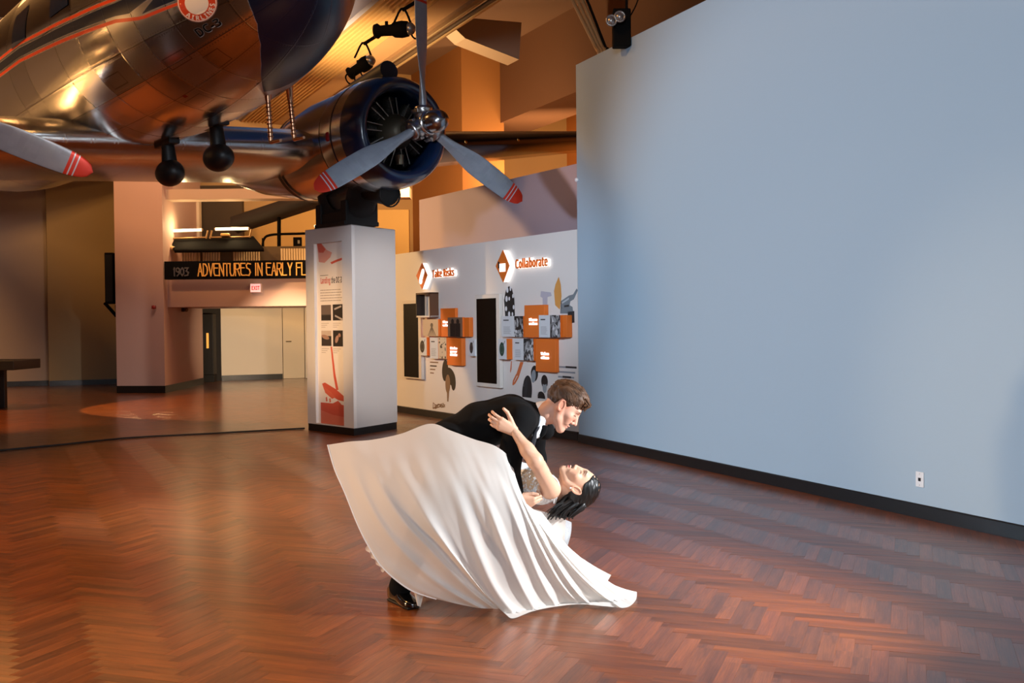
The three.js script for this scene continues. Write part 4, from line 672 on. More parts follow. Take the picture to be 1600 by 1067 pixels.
    part('cowling', shift(latheZ([[0.5, -1.2], [0.5, -0.62], [0.505, -0.52], [0.535, -0.455], [0.58, -0.43], [0.63, -0.45], [0.675, -0.52], [0.71, -0.66], [0.724, -0.8]], 72), hx, 0, 0), navyPaint, plane);
    part('cowling_rear', shift(latheZ([[0.724, -0.8], [0.73, -1.0], [0.73, -1.1], [0.715, -1.36], [0.70, -1.38], [0.66, -1.3]], 72), hx, 0, 0), alu, plane);
    part('cowling_strip', shift(latheZ([[0.728, -1.02], [0.735, -1.03], [0.735, -1.05], [0.728, -1.06]], 72), hx, 0, 0), M(0x06122a, 0.3), plane);
    part('firewall', shift(latheZ([[0.001, -1.18], [0.5, -1.18]], 40), hx, 0, 0), M(0x050505, 0.9), plane);
    const eng = grp('engine');
    part('crankcase', latheZ([[0.001, -0.42], [0.1, -0.43], [0.15, -0.48], [0.2, -0.56], [0.24, -0.66], [0.25, -0.85], [0.001, -0.85]]), crankMat, eng);
    for (let k = 0; k < 9; k++) { const ang = k / 9 * Math.PI * 2, prof = [[0.001, 0.22]]; for (let i = 0; i < 9; i++) prof.push([0.075, 0.22 + i * 0.024], [0.082, 0.226 + i * 0.024], [0.082, 0.232 + i * 0.024], [0.075, 0.236 + i * 0.024]); prof.push([0.07, 0.45], [0.001, 0.475]); const g = new THREE.LatheGeometry(prof.map(([r, z]) => new THREE.Vector2(r, z)), 14); const c = part('cylinder', g, cylMat, eng, [0, 0, -0.78], [0, 0, ang]);
      for (const q of [-0.05, 0.05]) { const pr = part('push_rod', rod(v3(q * 0.7, 0.2, 0.16), v3(q, 0.44, 0.1), 0.009), rodMat, c); } }
    for (let k = 0; k < 9; k++) { const ang = (k + 0.5) / 9 * Math.PI * 2; part('rear_cylinder', new THREE.CylinderGeometry(0.075, 0.075, 0.24, 12), cylMat, eng, [-Math.sin(ang) * 0.34, Math.cos(ang) * 0.34, -1.02], [0, 0, ang]); }
    part('sump', shift(new THREE.CylinderGeometry(0.06, 0.05, 0.12, 14), 0, -0.36, -0.6), M(0x8a7f6a, 0.35, 0.8), eng);
    const pr = grp('propeller'); const a0 = s > 0 ? -2.52 : -111.86;
    for (let k = 0; k < 3; k++) part('propeller_blade', bladeGeo, bladeMat, pr, null, [0, 0, (a0 + k * 120) * Math.PI / 180]);
    const barrels = []; for (let k = 0; k < 3; k++) { const c = new THREE.LatheGeometry([[0.001, 0.05], [0.1, 0.05], [0.118, 0.08], [0.118, 0.12], [0.104, 0.13], [0.104, 0.17], [0.112, 0.18], [0.112, 0.21], [0.085, 0.225], [0.001, 0.225]].map(([r, z]) => new THREE.Vector2(r, z)), 24); c.rotateZ((a0 + k * 120) * Math.PI / 180); barrels.push(c); for (const e of [-1, 1]) { const b = new THREE.CylinderGeometry(0.018, 0.018, 0.26, 8); b.translate(e * 0.112, 0.15, 0); b.rotateX(0); const bb = boxGeo(0.03, 0.05, 0.16, 0.006); bb.translate(e * 0.122, 0.15, 0); bb.rotateZ((a0 + k * 120) * Math.PI / 180); barrels.push(bb); } }
    barrels.push(latheZ([[0.001, -0.14], [0.1, -0.14], [0.12, -0.06], [0.12, 0.06], [0.11, 0.13], [0.001, 0.13]], 32)); part('hub', merge(barrels), hubMat, pr);
    part('hub_ring', latheZ([[0.1, 0.11], [0.142, 0.115], [0.15, 0.14], [0.14, 0.165], [0.1, 0.17]], 36), M(0xc9c4be, 0.24, 1), pr);
    part('dome', latheZ([[0.11, 0.14], [0.138, 0.18], [0.141, 0.26], [0.132, 0.34], [0.105, 0.4], [0.06, 0.437], [0.022, 0.445], [0.02, 0.455], [0.001, 0.457]], 40), domeMat, pr);
    part('shaft', latheZ([[0.075, -0.45], [0.075, -0.1]], 24), crankMat, pr);
    // wheel, half drawn up into the nacelle
    const wheel = new THREE.Group(); wheel.name = 'landing_wheel'; wheel.position.set(hx, -0.575, -2.0); plane.add(wheel);
    const wg = (prof) => { const g = new THREE.LatheGeometry(prof.map(([r, z]) => new THREE.Vector2(r, z)), 40); g.rotateZ(Math.PI / 2); return g; };
    part('tyre', wg([[0.3, -0.17], [0.42, -0.21], [0.52, -0.19], [0.565, -0.11], [0.575, 0], [0.565, 0.11], [0.52, 0.19], [0.42, 0.21], [0.3, 0.17]]), tyreMat, wheel); part('rim', wg([[0.001, -0.1], [0.1, -0.15], [0.12, -0.09], [0.28, -0.1], [0.31, -0.17], [0.31, 0.17], [0.28, 0.1], [0.12, 0.09], [0.1, 0.15], [0.001, 0.1]]), M(0x6a6864, 0.4, 0.8), wheel);
    part('wheel_leg', rod(v3(hx - 0.28 * 1, -0.575, -2.0), v3(hx - 0.28, 0, -2.3), 0.06), aluDull, plane); part('wheel_leg', rod(v3(hx + 0.28, -0.575, -2.0), v3(hx + 0.28, 0, -2.3), 0.06), aluDull, plane);
    part('exhaust_stack', merge([rod(v3(hx + 0.03, -0.62, -1.7), v3(hx + 0.03, -0.76, -0.95), 0.13, 0.15, 20), shift(latheZ([[0.15, -0.02], [0.17, 0], [0.15, 0.02]], 20), hx + 0.03, -0.765, -0.94)]), M(0x15120f, 0.6, 0.3), plane);
    part('air_scoop', merge([rod(v3(hx, 0.68, -1.6), v3(hx, 0.79, -0.72), 0.12, 0.13, 20)]), M(0x0b1426, 0.5), plane);
    part('cowl_tag', shift(boxGeo(0.05, 0.12, 0.07, 0.02), hx - 0.72 * s * (s > 0 ? 1 : -1), -0.02, -1.12), M(0xb01820, 0.5), plane);
  }
  // belly masts and pods
  const copper = M(0xc08a6a, 0.25, 1);
  const mast = (p, len, lean) => { const a = v3(...p), b = a.clone().add(v3(lean, -len, 0)); part('pitot_mast', merge([rod(a.clone().add(v3(0, 0.12, 0)), a.clone().lerp(b, 0.2), 0.045, 0.03, 10), rod(a.clone().lerp(b, 0.18), b, 0.024, 0.024, 12), rod(b, b.clone().add(v3(0, -0.01, 0.22)), 0.02, 0.015, 10)]), copper, plane); for (let i = 0; i < 9; i++) part('mast_band', (() => { const g = new THREE.TorusGeometry(0.026, 0.006, 6, 14); g.rotateX(Math.PI / 2); const q = a.clone().lerp(b, 0.25 + i * 0.08); g.translate(q.x, q.y, q.z); return g; })(), M(0x8a5a40, 0.3, 1), plane); };
  mast([0.28, 0.08, 1.02], 0.52, 0.0); mast([0.66, 0.14, 0.75], 0.5, 0.02);
  const pod = (p, len) => { const a = v3(...p); part('antenna_pod', merge([rod(a.clone().add(v3(0, len, -0.03)), a, 0.07, 0.1, 18), (() => { const g = new THREE.SphereGeometry(0.165, 24, 16); g.scale(0.95, 0.95, 1.5); g.translate(a.x, a.y, a.z - 0.02); return g; })()]), black, plane); part('pod_bracket', shift(boxGeo(0.14, 0.07, 0.5, 0.02), a.x, a.y + len * 0.92, a.z - 0.05), black, plane); };
  pod([0.31, -0.42, -0.37], 0.40); pod([0.09, -0.49, -1.29], 0.38);
}
// ---------------------------------------------------------------- the couple: implicit surfaces meshed on fine grids
const DP = 5.83; // depth at which the groom stands
const pt = (x, y, d = DP) => at(x, y, d);
// naive surface nets over a distance field; box = [min, max]
function surfaceNet(f, lo, hi, cell) {
  const nx = Math.ceil((hi.x - lo.x) / cell) + 1, ny = Math.ceil((hi.y - lo.y) / cell) + 1, nz = Math.ceil((hi.z - lo.z) / cell) + 1;
  const val = new Float32Array(nx * ny * nz); let o = 0;
  for (let k = 0; k < nz; k++) for (let j = 0; j < ny; j++) for (let i = 0; i < nx; i++) val[o++] = f(lo.x + i * cell, lo.y + j * cell, lo.z + k * cell);
  const sx = 1, sy = nx, sz = nx * ny, vid = new Int32Array(nx * ny * nz).fill(-1), pos = [], idx = [];
  const corner = [0, sx, sy, sx + sy, sz, sz + sx, sz + sy, sz + sx + sy], E = [[0, 1], [2, 3], [4, 5], [6, 7], [0, 2], [1, 3], [4, 6], [5, 7], [0, 4], [1, 5], [2, 6], [3, 7]];
  for (let k = 0; k + 1 < nz; k++) for (let j = 0; j + 1 < ny; j++) for (let i = 0; i + 1 < nx; i++) {
    const b = i + j * sy + k * sz; let m = 0; for (let c = 0; c < 8; c++) if (val[b + corner[c]] < 0) m |= 1 << c;
    if (m === 0 || m === 255) continue;
    let x = 0, y = 0, z = 0, n = 0;
    for (const [p, q] of E) { const a = (m >> p) & 1, c = (m >> q) & 1; if (a === c) continue; const va = val[b + corner[p]], vb = val[b + corner[q]], t = va / (va - vb); const px = p & 1, py = (p >> 1) & 1, pz = p >> 2, qx = q & 1, qy = (q >> 1) & 1, qz = q >> 2; x += px + (qx - px) * t; y += py + (qy - py) * t; z += pz + (qz - pz) * t; n++; }
    vid[b] = pos.length / 3; pos.push(lo.x + (i + x / n) * cell, lo.y + (j + y / n) * cell, lo.z + (k + z / n) * cell);
  }
  const quad = (a, b, c, d, flip) => { if (a < 0 || b < 0 || c < 0 || d < 0) return; flip ? idx.push(a, c, b, a, d, c) : idx.push(a, b, c, a, c, d); };
  for (let k = 1; k + 1 < nz; k++) for (let j = 1; j + 1 < ny; j++) for (let i = 1; i + 1 < nx; i++) {
    const b = i + j * sy + k * sz, s = val[b] < 0;
    if (s !== (val[b + sx] < 0)) quad(vid[b - sy - sz], vid[b - sz], vid[b], vid[b - sy], !s);
    if (s !== (val[b + sy] < 0)) quad(vid[b - sx - sz], vid[b - sx], vid[b], vid[b - sz], !s);
    if (s !== (val[b + sz] < 0)) quad(vid[b - sx - sy], vid[b - sy], vid[b], vid[b - sx], !s);
  }
  const g = new THREE.BufferGeometry(); g.setAttribute('position', new THREE.Float32BufferAttribute(pos, 3)); g.setIndex(idx); g.computeVertexNormals(); return g;
}
const smin = (a, b, k) => { const h = clamp(0.5 + 0.5 * (b - a) / k, 0, 1); return lerp(b, a, h) - k * h * (1 - h); };
const smax = (a, b, k) => -smin(-a, -b, k);
function capD(x, y, z, c) { // tapered capsule: [ax,ay,az, bx,by,bz, ra, rb]
  const dx = c[3] - c[0], dy = c[4] - c[1], dz = c[5] - c[2], px = x - c[0], py = y - c[1], pz = z - c[2];
  const t = clamp((px * dx + py * dy + pz * dz) / (dx * dx + dy * dy + dz * dz + 1e-9), 0, 1), ex = px - dx * t, ey = py - dy * t, ez = pz - dz * t;
  return Math.sqrt(ex * ex + ey * ey + ez * ez) - (c[6] + (c[7] - c[6]) * t);
}
function ellD(x, y, z, e) { const px = (x - e[0]) / e[3], py = (y - e[1]) / e[4], pz = (z - e[2]) / e[5]; const k = Math.sqrt(px * px + py * py + pz * pz); return (k - 1) * Math.min(e[3], e[4], e[5]) * (k > 1 ? 1 : 1); }
const cap = (a, b, ra, rb = ra) => [a.x, a.y, a.z, b.x, b.y, b.z, ra, rb];
function capsField(caps, k) { return (x, y, z) => { let d = 1e3; for (const c of caps) { const e = capD(x, y, z, c); d = d > 900 ? e : (e < d + k * 1.5 ? smin(d, e, k) : d); } return d; }; }
function boundsOf(caps, pad) { const lo = v3(1e9, 1e9, 1e9), hi = v3(-1e9, -1e9, -1e9); for (const c of caps) for (const [i, r] of [[0, c[6]], [3, c[7]]]) { lo.min(v3(c[i] - r, c[i + 1] - r, c[i + 2] - r)); hi.max(v3(c[i] + r, c[i + 1] + r, c[i + 2] + r)); } lo.subScalar(pad); hi.addScalar(pad); return [lo, hi]; }
function paint(g, fn) { const p = g.attributes.position, c = new Float32Array(p.count * 3), col = new THREE.Color(); for (let i = 0; i < p.count; i++) { fn(p.getX(i), p.getY(i), p.getZ(i), col); c[3 * i] = col.r; c[3 * i + 1] = col.g; c[3 * i + 2] = col.b; } g.setAttribute('color', new THREE.BufferAttribute(c, 3)); return g; }
// rotation whose local y is up and local z is forward
function frame(up, fwd) { const y = up.clone().normalize(), z = fwd.clone().addScaledVector(y, -fwd.dot(y)).normalize(), x = y.clone().cross(z); return new THREE.Matrix4().makeBasis(x, y, z); }

// ---- heads, in their own axes: origin between the ears, y to the crown, z out of the face
function headGeo(kind, scale, neck) {
  const man = kind === 'man', S = man ? 1 : 0.985;
  const caps = [], k = 0.014;
  const jawW = man ? 0.055 : 0.049, chinR = man ? 0.021 : 0.016, chinY = man ? -0.101 : -0.099, chinZ = man ? 0.07 : 0.068;
  for (const s of [-1, 1]) {
    caps.push([s * jawW, -0.03, -0.004, s * (jawW - 0.008), -0.065, 0.018, 0.022, 0.021], [s * (jawW - 0.008), -0.065, 0.018, s * 0.012, chinY, chinZ, 0.021, chinR]);
    caps.push([s * 0.042, -0.018, 0.055, s * 0.03, -0.05, 0.066, man ? 0.025 : 0.028, 0.02]);
  }
  caps.push([-0.034, 0.031, 0.075, 0.034, 0.031, 0.075, man ? 0.017 : 0.014, man ? 0.017 : 0.014]);
  caps.push([0, 0.02, 0.086, 0, -0.03, man ? 0.112 : 0.1, 0.008, man ? 0.0115 : 0.0098]);
  caps.push([0, chinY + 0.004, chinZ, 0, chinY + 0.004, chinZ + 0.001, chinR, chinR]);
  caps.push([0, -0.06, 0.05, 0, -0.07, 0.055, 0.04, 0.035], [0, -0.062, 0.0, 0, -0.08, 0.045, 0.046, 0.026]);
  for (const n of neck) caps.push(n);
  const wings = [-1, 1].map((s) => [s * 0.013, -0.036, man ? 0.097 : 0.091, s * 0.011, -0.034, 0.1, 0.0085, 0.007]);
  const lipZ = man ? 0.0915 : 0.0905;
  const lips = [[-0.025, -0.0625, lipZ - 0.012, 0, -0.0605, lipZ + 0.002, 0.004, man ? 0.006 : 0.0068], [0.025, -0.0625, lipZ - 0.012, 0, -0.0605, lipZ + 0.002, 0.004, man ? 0.006 : 0.0068], [-0.021, -0.069, lipZ - 0.012, 0.021, -0.069, lipZ - 0.012, 0.006, 0.006], [-0.012, -0.0725, lipZ - 0.003, 0.012, -0.0725, lipZ - 0.003, man ? 0.0072 : 0.008, man ? 0.0072 : 0.008]];
  const f = (x, y, z) => {
    let d = ellD(x, y, z, [0, 0.036, -0.012, 0.0745 * S, 0.091, 0.098]);
    d = smin(d, ellD(x, y, z, [0, -0.022, 0.03, 0.0615 * S, 0.082, 0.058]), 0.03);
    for (const c of caps) { const e = capD(x, y, z, c); if (e < d + 0.03) d = smin(d, e, k); }
    const ax = Math.abs(x);
    d = smax(d, -(Math.hypot(ax - 0.032, (y - 0.012) * 1.35, z - 0.099) - 0.0185), 0.012); // sockets
    d = smin(d, Math.hypot(ax - 0.031, y - 0.009, z - 0.0705) - 0.0135, 0.004); // lidded eyes
    d = smax(d, -(Math.hypot((ax - 0.031) / 3.2, (y - 0.0035 + (ax - 0.031) * (ax - 0.031) * 8) * 1.6, (z - 0.0845) / 2) - 0.0021), 0.0015); // lash crease
    for (const c of wings) d = smin(d, capD(x, y, z, c), 0.006);
    for (const c of lips) d = smin(d, capD(x, y, z, c), 0.004);
    d = smax(d, -(Math.hypot(Math.max(0, ax - 0.018) * 1, (y + 0.0665 - ax * ax * 6) * 2.4, (z - lipZ - 0.004) * 0.6) - 0.0034), 0.003); // mouth line
    // ears
    const ex = ax - 0.0765, ey = y + 0.002, ez = z + 0.012, er = Math.hypot(ey / 0.0315, (ez + ey * 0.25) / 0.0195);
    let ear = Math.hypot(Math.max(0, er - 1) * 0.02, 0) + (er > 1 ? 0 : 0) ; ear = Math.max((er - 1) * 0.02, Math.abs(ex - 0.006 - (-ez) * 0.28) - 0.0055);
    const bowl = Math.max((Math.hypot((ey - 0.002) / 0.0215, (ez - 0.002 + ey * 0.25) / 0.0115) - 1) * 0.012, -(ex - 0.0065 - (-ez) * 0.28));
    ear = smax(ear, -bowl, 0.004); d = smin(d, ear, 0.007);
    return d;
  };
  const lo = v3(-0.1, -0.2, -0.125), hi = v3(0.1, 0.14, 0.135);
  const cut = (x, y, z) => f(x, y, z);
  const g = surfaceNet(cut, lo, hi, 0.002);
  return g;
}
function headPaint(g, kind, skin) {
  const man = kind === 'man', base = new THREE.Color(...skin), red = new THREE.Color(base.r * 0.98, base.g * 0.70, base.b * 0.62), lip = man ? new THREE.Color(0.42, 0.13, 0.10) : new THREE.Color(0.5, 0.10, 0.09), dark = new THREE.Color(0.03, 0.018, 0.014), brow = man ? new THREE.Color(0.10, 0.05, 0.025) : new THREE.Color(0.03, 0.018, 0.014);
  return paint(g, (x, y, z, c) => {
    c.copy(base); const ax = Math.abs(x);
    const cheek = Math.exp(-((ax - 0.042) ** 2 + (y + 0.022) ** 2 + (z - 0.07) ** 2) / 0.0007); c.lerp(red, 0.5 * cheek);
    c.lerp(red, 0.45 * Math.exp(-(x * x + (y + 0.03) ** 2 + (z - 0.115) ** 2) / 0.0002));
    if (ax > 0.07 && Math.abs(y) < 0.045) c.lerp(red, man ? 0.75 : 0.35);
    if (z > 0.06) {
      const ly = y + 0.0665 - ax * ax * 4; const inL = (ax / 0.026) ** 2 + (ly / (ly > 0 ? 0.008 : 0.0125)) ** 2; if (inL < 1) c.lerp(lip, 0.85 * sstep(1, 0.5, inL)); if (ax < 0.02 && Math.abs(ly) < 0.0016) c.lerp(dark, 0.6);
      const by = y - 0.031 - 0.005 * sstep(0.012, 0.03, ax) + (ax > 0.034 ? (ax - 0.034) * 0.35 : 0); if (ax > 0.010 && ax < 0.056) c.lerp(brow, 0.88 * sstep(0.0062 - 0.0018 * sstep(0.02, 0.052, ax), 0.002, Math.abs(by)) * sstep(0.010, 0.016, ax) * sstep(0.056, 0.046, ax));
      const ly2 = y - 0.0035 + (ax - 0.031) ** 2 * 8; if (ax > 0.013 && ax < 0.056 && Math.abs(ly2) < 0.0036) c.lerp(dark, 0.95 * sstep(0.0036, 0.0012, Math.abs(ly2)) * sstep(0.013, 0.018, ax) * sstep(0.056, 0.05, ax)); else if (ax > 0.014 && ax < 0.049 && ly2 > 0 && ly2 < 0.009) c.lerp(red, man ? 0.25 : 0.4);
      if (y < -0.036 && y > -0.0455 && ax > 0.003 && ax < 0.0125 && z > 0.088) c.lerp(dark, 0.6);
    }
  });
}
// ---- hands, in their own axes: origin at the wrist, y along the fingers, z out of the back of the hand, x toward the thumb
function handCaps(curl, spread, thumbOut, sz = 1) {
  const caps = [], P = (x, y, z) => [x * sz, y * sz, z * sz], add = (a, b, ra, rb) => caps.push([...P(...a), ...P(...b), ra * sz, rb * sz]);
  add([0.012, 0.0, 0], [0.022, 0.088, 0.002], 0.0155, 0.0125); add([0, 0, 0], [0.003, 0.09, 0.004], 0.0165, 0.013); add([-0.01, 0, 0], [-0.014, 0.084, 0.003], 0.0155, 0.012); add([-0.016, 0.004, -0.002], [-0.029, 0.076, 0], 0.0135, 0.0112);
  const base = [[0.022, 0.09, 0.002], [0.003, 0.093, 0.004], [-0.0145, 0.087, 0.003], [-0.0295, 0.078, 0]], len = [[0.042, 0.025, 0.02], [0.046, 0.029, 0.021], [0.042, 0.027, 0.02], [0.033, 0.02, 0.018]], rad = [0.0088, 0.009, 0.0086, 0.0076];
  for (let i = 0; i < 4; i++) {
    let p = base[i], a = 0; const side = (1.2 - i) * spread;
    for (let j = 0; j < 3; j++) { a += curl[i][j]; const q = [p[0] + Math.sin(side) * len[i][j] * Math.cos(a), p[1] + Math.cos(side) * Math.cos(a) * len[i][j], p[2] - Math.sin(a) * len[i][j]]; add(p, q, rad[i] * (1 - 0.07 * j), rad[i] * (0.93 - 0.09 * j)); p = q; }
  }
  const t0 = [0.02, 0.018, -0.006], t1 = [0.02 + 0.036 * thumbOut, 0.05, -0.012], t2 = [t1[0] + 0.026 * thumbOut, 0.079, -0.013], t3 = [t2[0] + 0.010 * thumbOut, 0.106, -0.012];
  add(t0, t1, 0.0165, 0.0125); add(t1, t2, 0.0115, 0.0102); add(t2, t3, 0.0102, 0.008);
  return caps;
}
function handGeo(caps, skin, cell = 0.0027) {
  const [lo, hi] = boundsOf(caps, 0.012), palm = capsField(caps.slice(0, 4), 0.012), rest = caps.slice(4);
  const f = (x, y, z) => { let d = palm(x, y, z); for (let i = 0; i < rest.length; i++) { const e = capD(x, y, z, rest[i]); d = smin(d, e, (i % 3 === 0 && i < 12) || i === 12 ? 0.007 : 0.0025); } return d; };
  const g = surfaceNet(f, lo, hi, cell), b = new THREE.Color(...skin), kn = new THREE.Color(b.r * 0.97, b.g * 0.8, b.b * 0.74), nail = new THREE.Color(Math.min(1, b.r * 1.06), b.g * 0.95, b.b * 0.95);
  const tips = [6, 9, 12, 15].map((i) => caps[i]).filter(Boolean), knuckles = [4, 7, 10, 13].map((i) => caps[i]).filter(Boolean);
  return paint(g, (x, y, z, c) => { c.copy(b); for (const q of knuckles) { const r = Math.hypot(x - q[0], y - q[1], z - q[2]); c.lerp(kn, 0.5 * sstep(0.016, 0.006, r)); } for (const q of tips) { const r = Math.hypot(x - q[3], y - q[4], z - q[5]); if (r < 0.0105 && z > q[5] + 0.003) c.lerp(nail, 0.7); } });
}
const skinMat = new THREE.MeshPhysicalMaterial({ vertexColors: true, roughness: 0.48, metalness: 0, sheen: 0.15, sheenRoughness: 0.5, specularIntensity: 0.6 });
const GROOM_SKIN = [0.62, 0.335, 0.235], BRIDE_SKIN = [0.66, 0.385, 0.255];
function joinBody(list) { return mergeGeometries(list.map((g) => { const q = g.clone(); for (const k of Object.keys(q.attributes)) if (!['position', 'normal', 'color'].includes(k)) q.deleteAttribute(k); return q; })); }
const plain = (skin) => (x, y, z, c) => c.setRGB(...skin);

// =============== groom
const groom = thing('person', 'man in a black suit with short brown hair, bending over the woman in white', 'person', onFloor(690, 940));
{
  const o = groom.position, L = (x, y, d) => pt(x, y, d).sub(o);
  const pelvis = L(704, 694, 5.90), mid = L(750, 664, 5.90), chest = L(798, 652, 5.90), neckB = L(838, 648, 5.885);
  const shR = L(812, 656, 5.71), elR = L(794, 724, 5.64), wrR = L(812, 778, 5.735), shL = L(834, 664, 6.08), elL = L(836, 714, 6.2), wrL = L(848, 758, 6.08);
  const hipR = L(702, 722, 5.81), knR = L(662, 820, 5.76), anR = L(626, 916, 5.86), hipL = L(706, 722, 6.0), knL = L(745, 826, 6.02), anL = L(772, 918, 6.1);
  const dz = v3(0, 0, 0.1);
  // head placement
  const yaw = 3 * Math.PI / 180, pitch = 43 * Math.PI / 180;
  const fwd = v3(Math.cos(pitch) * Math.cos(yaw), -Math.sin(pitch), Math.cos(pitch) * Math.sin(yaw)), up = v3(Math.sin(pitch), Math.cos(pitch), 0);
  const hm = frame(up, fwd); hm.setPosition(L(880, 634, 5.85)); const inv = hm.clone().invert(), HS = 1.01; hm.scale(v3(HS, HS, HS)); const hinv = hm.clone().invert();
  const nb = neckB.clone().applyMatrix4(hinv);
  const head = headPaint(headGeo('man', 1, [[0, -0.03, -0.03, 0, -0.09, -0.035, 0.056, 0.057], [0, -0.08, -0.035, nb.x, nb.y, nb.z, 0.055, 0.058]]), 'man', GROOM_SKIN); head.applyMatrix4(hm);
  const bodyCaps = [cap(pelvis.clone().add(dz), pelvis.clone().sub(dz), 0.1), cap(pelvis, mid, 0.1, 0.095), cap(mid, chest, 0.1, 0.105), cap(chest.clone().addScaledVector(dz, 0.9), chest.clone().addScaledVector(dz, -0.9), 0.1), cap(shR, shL, 0.06), cap(chest, neckB, 0.08, 0.058), cap(neckB, L(866, 641, 5.86), 0.058, 0.055),
    cap(shR, elR, 0.05, 0.042), cap(elR, wrR, 0.042, 0.028), cap(shL, elL, 0.05, 0.042), cap(elL, wrL, 0.042, 0.03), cap(hipR, knR, 0.085, 0.058), cap(knR, anR, 0.055, 0.038), cap(hipL, knL, 0.085, 0.058), cap(knL, anL, 0.055, 0.038)];
  const [blo, bhi] = boundsOf(bodyCaps, 0.03); const body = paint(surfaceNet(capsField(bodyCaps, 0.03), blo, bhi, 0.012), plain(GROOM_SKIN));
  // right hand under the bride's back
  const rc = handCaps([[0.75, 1.1, 0.6], [0.8, 1.1, 0.6], [0.85, 1.1, 0.6], [0.9, 1.1, 0.6]], 0.04, 0.35, 0.98).map((c) => { const q = [...c]; q[0] *= -1; q[3] *= -1; return q; });
  const hr = handGeo(rc, [0.64, 0.37, 0.25]); const rm = frame(v3(0.93, -0.16, 0.1), v3(0.1, -0.55, 0.85)); rm.setPosition(L(808, 779, 5.72)); hr.applyMatrix4(rm);
  const lc = handCaps([[0.2, 0.4, 0.3], [0.2, 0.4, 0.3], [0.25, 0.4, 0.3], [0.3, 0.4, 0.3]], 0.08, 0.8); const hl = handGeo(lc, GROOM_SKIN); const lm = frame(v3(0.6, -0.3, 0.4), v3(-0.1, -0.9, -0.3)); lm.setPosition(wrL); hl.applyMatrix4(lm);
  part('body', joinBody([body, head, hr, hl]), skinMat, groom);
  // hair
  const hairF = (x, y, z) => {
    const n = (noise3(x * 160, y * 60, z * 34) - 0.5) * 0.010 + (noise3(x * 60, y * 24 + 5, z * 18) - 0.5) * 0.012;
    let d = ellD(x, y, z, [0, 0.040, -0.014, 0.0815, 0.0955, 0.1035]) + n * sstep(-0.05, 0.04, y);
    d = smin(d, ellD(x, y, z, [0, 0.092, 0.035, 0.055, 0.036, 0.062]) + n, 0.02);
    // hairline: front, temple with sideburn, behind the ear, nape
    const ax = Math.abs(x); let line;
    if (z > 0.03) line = lerp(0.034, 0.073, sstep(0.03, 0.075, z)) - 0.01 * sstep(0.04, 0.062, ax) * sstep(0.03, 0.06, z); else if (z > 0.004) line = lerp(-0.026, 0.034, sstep(0.006, 0.03, z)); else if (z > -0.034) line = lerp(0.032, -0.026, sstep(-0.006, 0.006, z)); else line = lerp(-0.075, 0.032, sstep(-0.05, -0.034, z));
    return smax(d, (line + n * 0.7) - y, 0.004);
  };
  const hair = surfaceNet(hairF, v3(-0.095, -0.09, -0.13), v3(0.095, 0.155, 0.12), 0.003);
  reseed(41); const tufts = []; for (let i = 0; i < 46; i++) { const x = rr(-0.055, 0.055), z0 = rr(0.055, 0.085); const a = v3(x, 0.098 + rr(-0.012, 0.012), z0 - 0.02), b = v3(x * 1.05 + rr(-0.008, 0.008), 0.1 + rr(-0.012, 0.006), z0 + 0.022), c = v3(x * 1.08 + rr(-0.01, 0.01), 0.068 + rr(-0.02, 0.01), 0.098 + rr(-0.006, 0.012) - Math.abs(x) * 0.25); const g = tube([a, b, c], 0.0045, 10, 5); const p = g.attributes.position; for (let s = 0; s <= 10; s++) { const k = 1 - Math.pow(s / 10, 2) * 0.85; const q = new THREE.CatmullRomCurve3([a, b, c]).getPointAt(s / 10); for (let r = 0; r <= 5; r++) { const id = s * 6 + r; p.setXYZ(id, q.x + (p.getX(id) - q.x) * k, q.y + (p.getY(id) - q.y) * k, q.z + (p.getZ(id) - q.z) * k); } } g.deleteAttribute('uv'); tufts.push(g); }
  const cA = new THREE.Color(0.055, 0.027, 0.014), cB = new THREE.Color(0.15, 0.066, 0.028);
  const strands = []; for (let i = 0; i < 900; i++) {
    const th = rr(-1, 1), ph = rr(0.04, 1); let p = v3(0.079 * Math.sin(th * 1.45) * 1, 0, lerp(-0.1, 0.07, ph)); p.y = 0.04; const pts = [];
    let a = th * 1.35, zz = lerp(-0.085, 0.06, ph); const drift = rr(-0.06, 0.06), len = rr(0.03, 0.05);
    for (let s = 0; s < 4; s++) { const z = zz + len * s / 3, zr = clamp((z + 0.014) / 0.1035, -0.98, 0.98), k = Math.sqrt(1 - zr * zr), b = a * (1 + 0.12 * s / 3) + drift * s; const lift = 1.015 + 0.02 * Math.sin(s / 3 * Math.PI) + (s === 3 ? 0.012 : 0); pts.push(v3(0.0815 * k * Math.sin(b) * lift, 0.040 + 0.0985 * k * Math.cos(b) * lift + (z > 0.01 ? 0.006 : 0), -0.014 + 0.1035 * zr * lift)); }
    if (pts[3].y < 0.035 || pts[3].z > 0.09) continue; const g = tube(pts, rr(0.0011, 0.0021), 6, 4); g.deleteAttribute('uv'); strands.push(g); }
  const hg = mergeGeometries([hair, ...tufts, ...strands]); hg.computeVertexNormals(); paint(hg, (x, y, z, c) => c.copy(cA).lerp(cB, clamp((noise3(x * 190, y * 50, z * 30) - 0.3) * 1.4, 0, 1) * sstep(0.0, 0.09, y + z * 0.4))); hg.applyMatrix4(hm);
  part('hair', hg, new THREE.MeshPhysicalMaterial({ vertexColors: true, roughness: 0.55, specularIntensity: 0.5 }), groom);
  // suit jacket
  const cloth = M(0x060607, 0.9, 0, { specularIntensity: 0.35 });
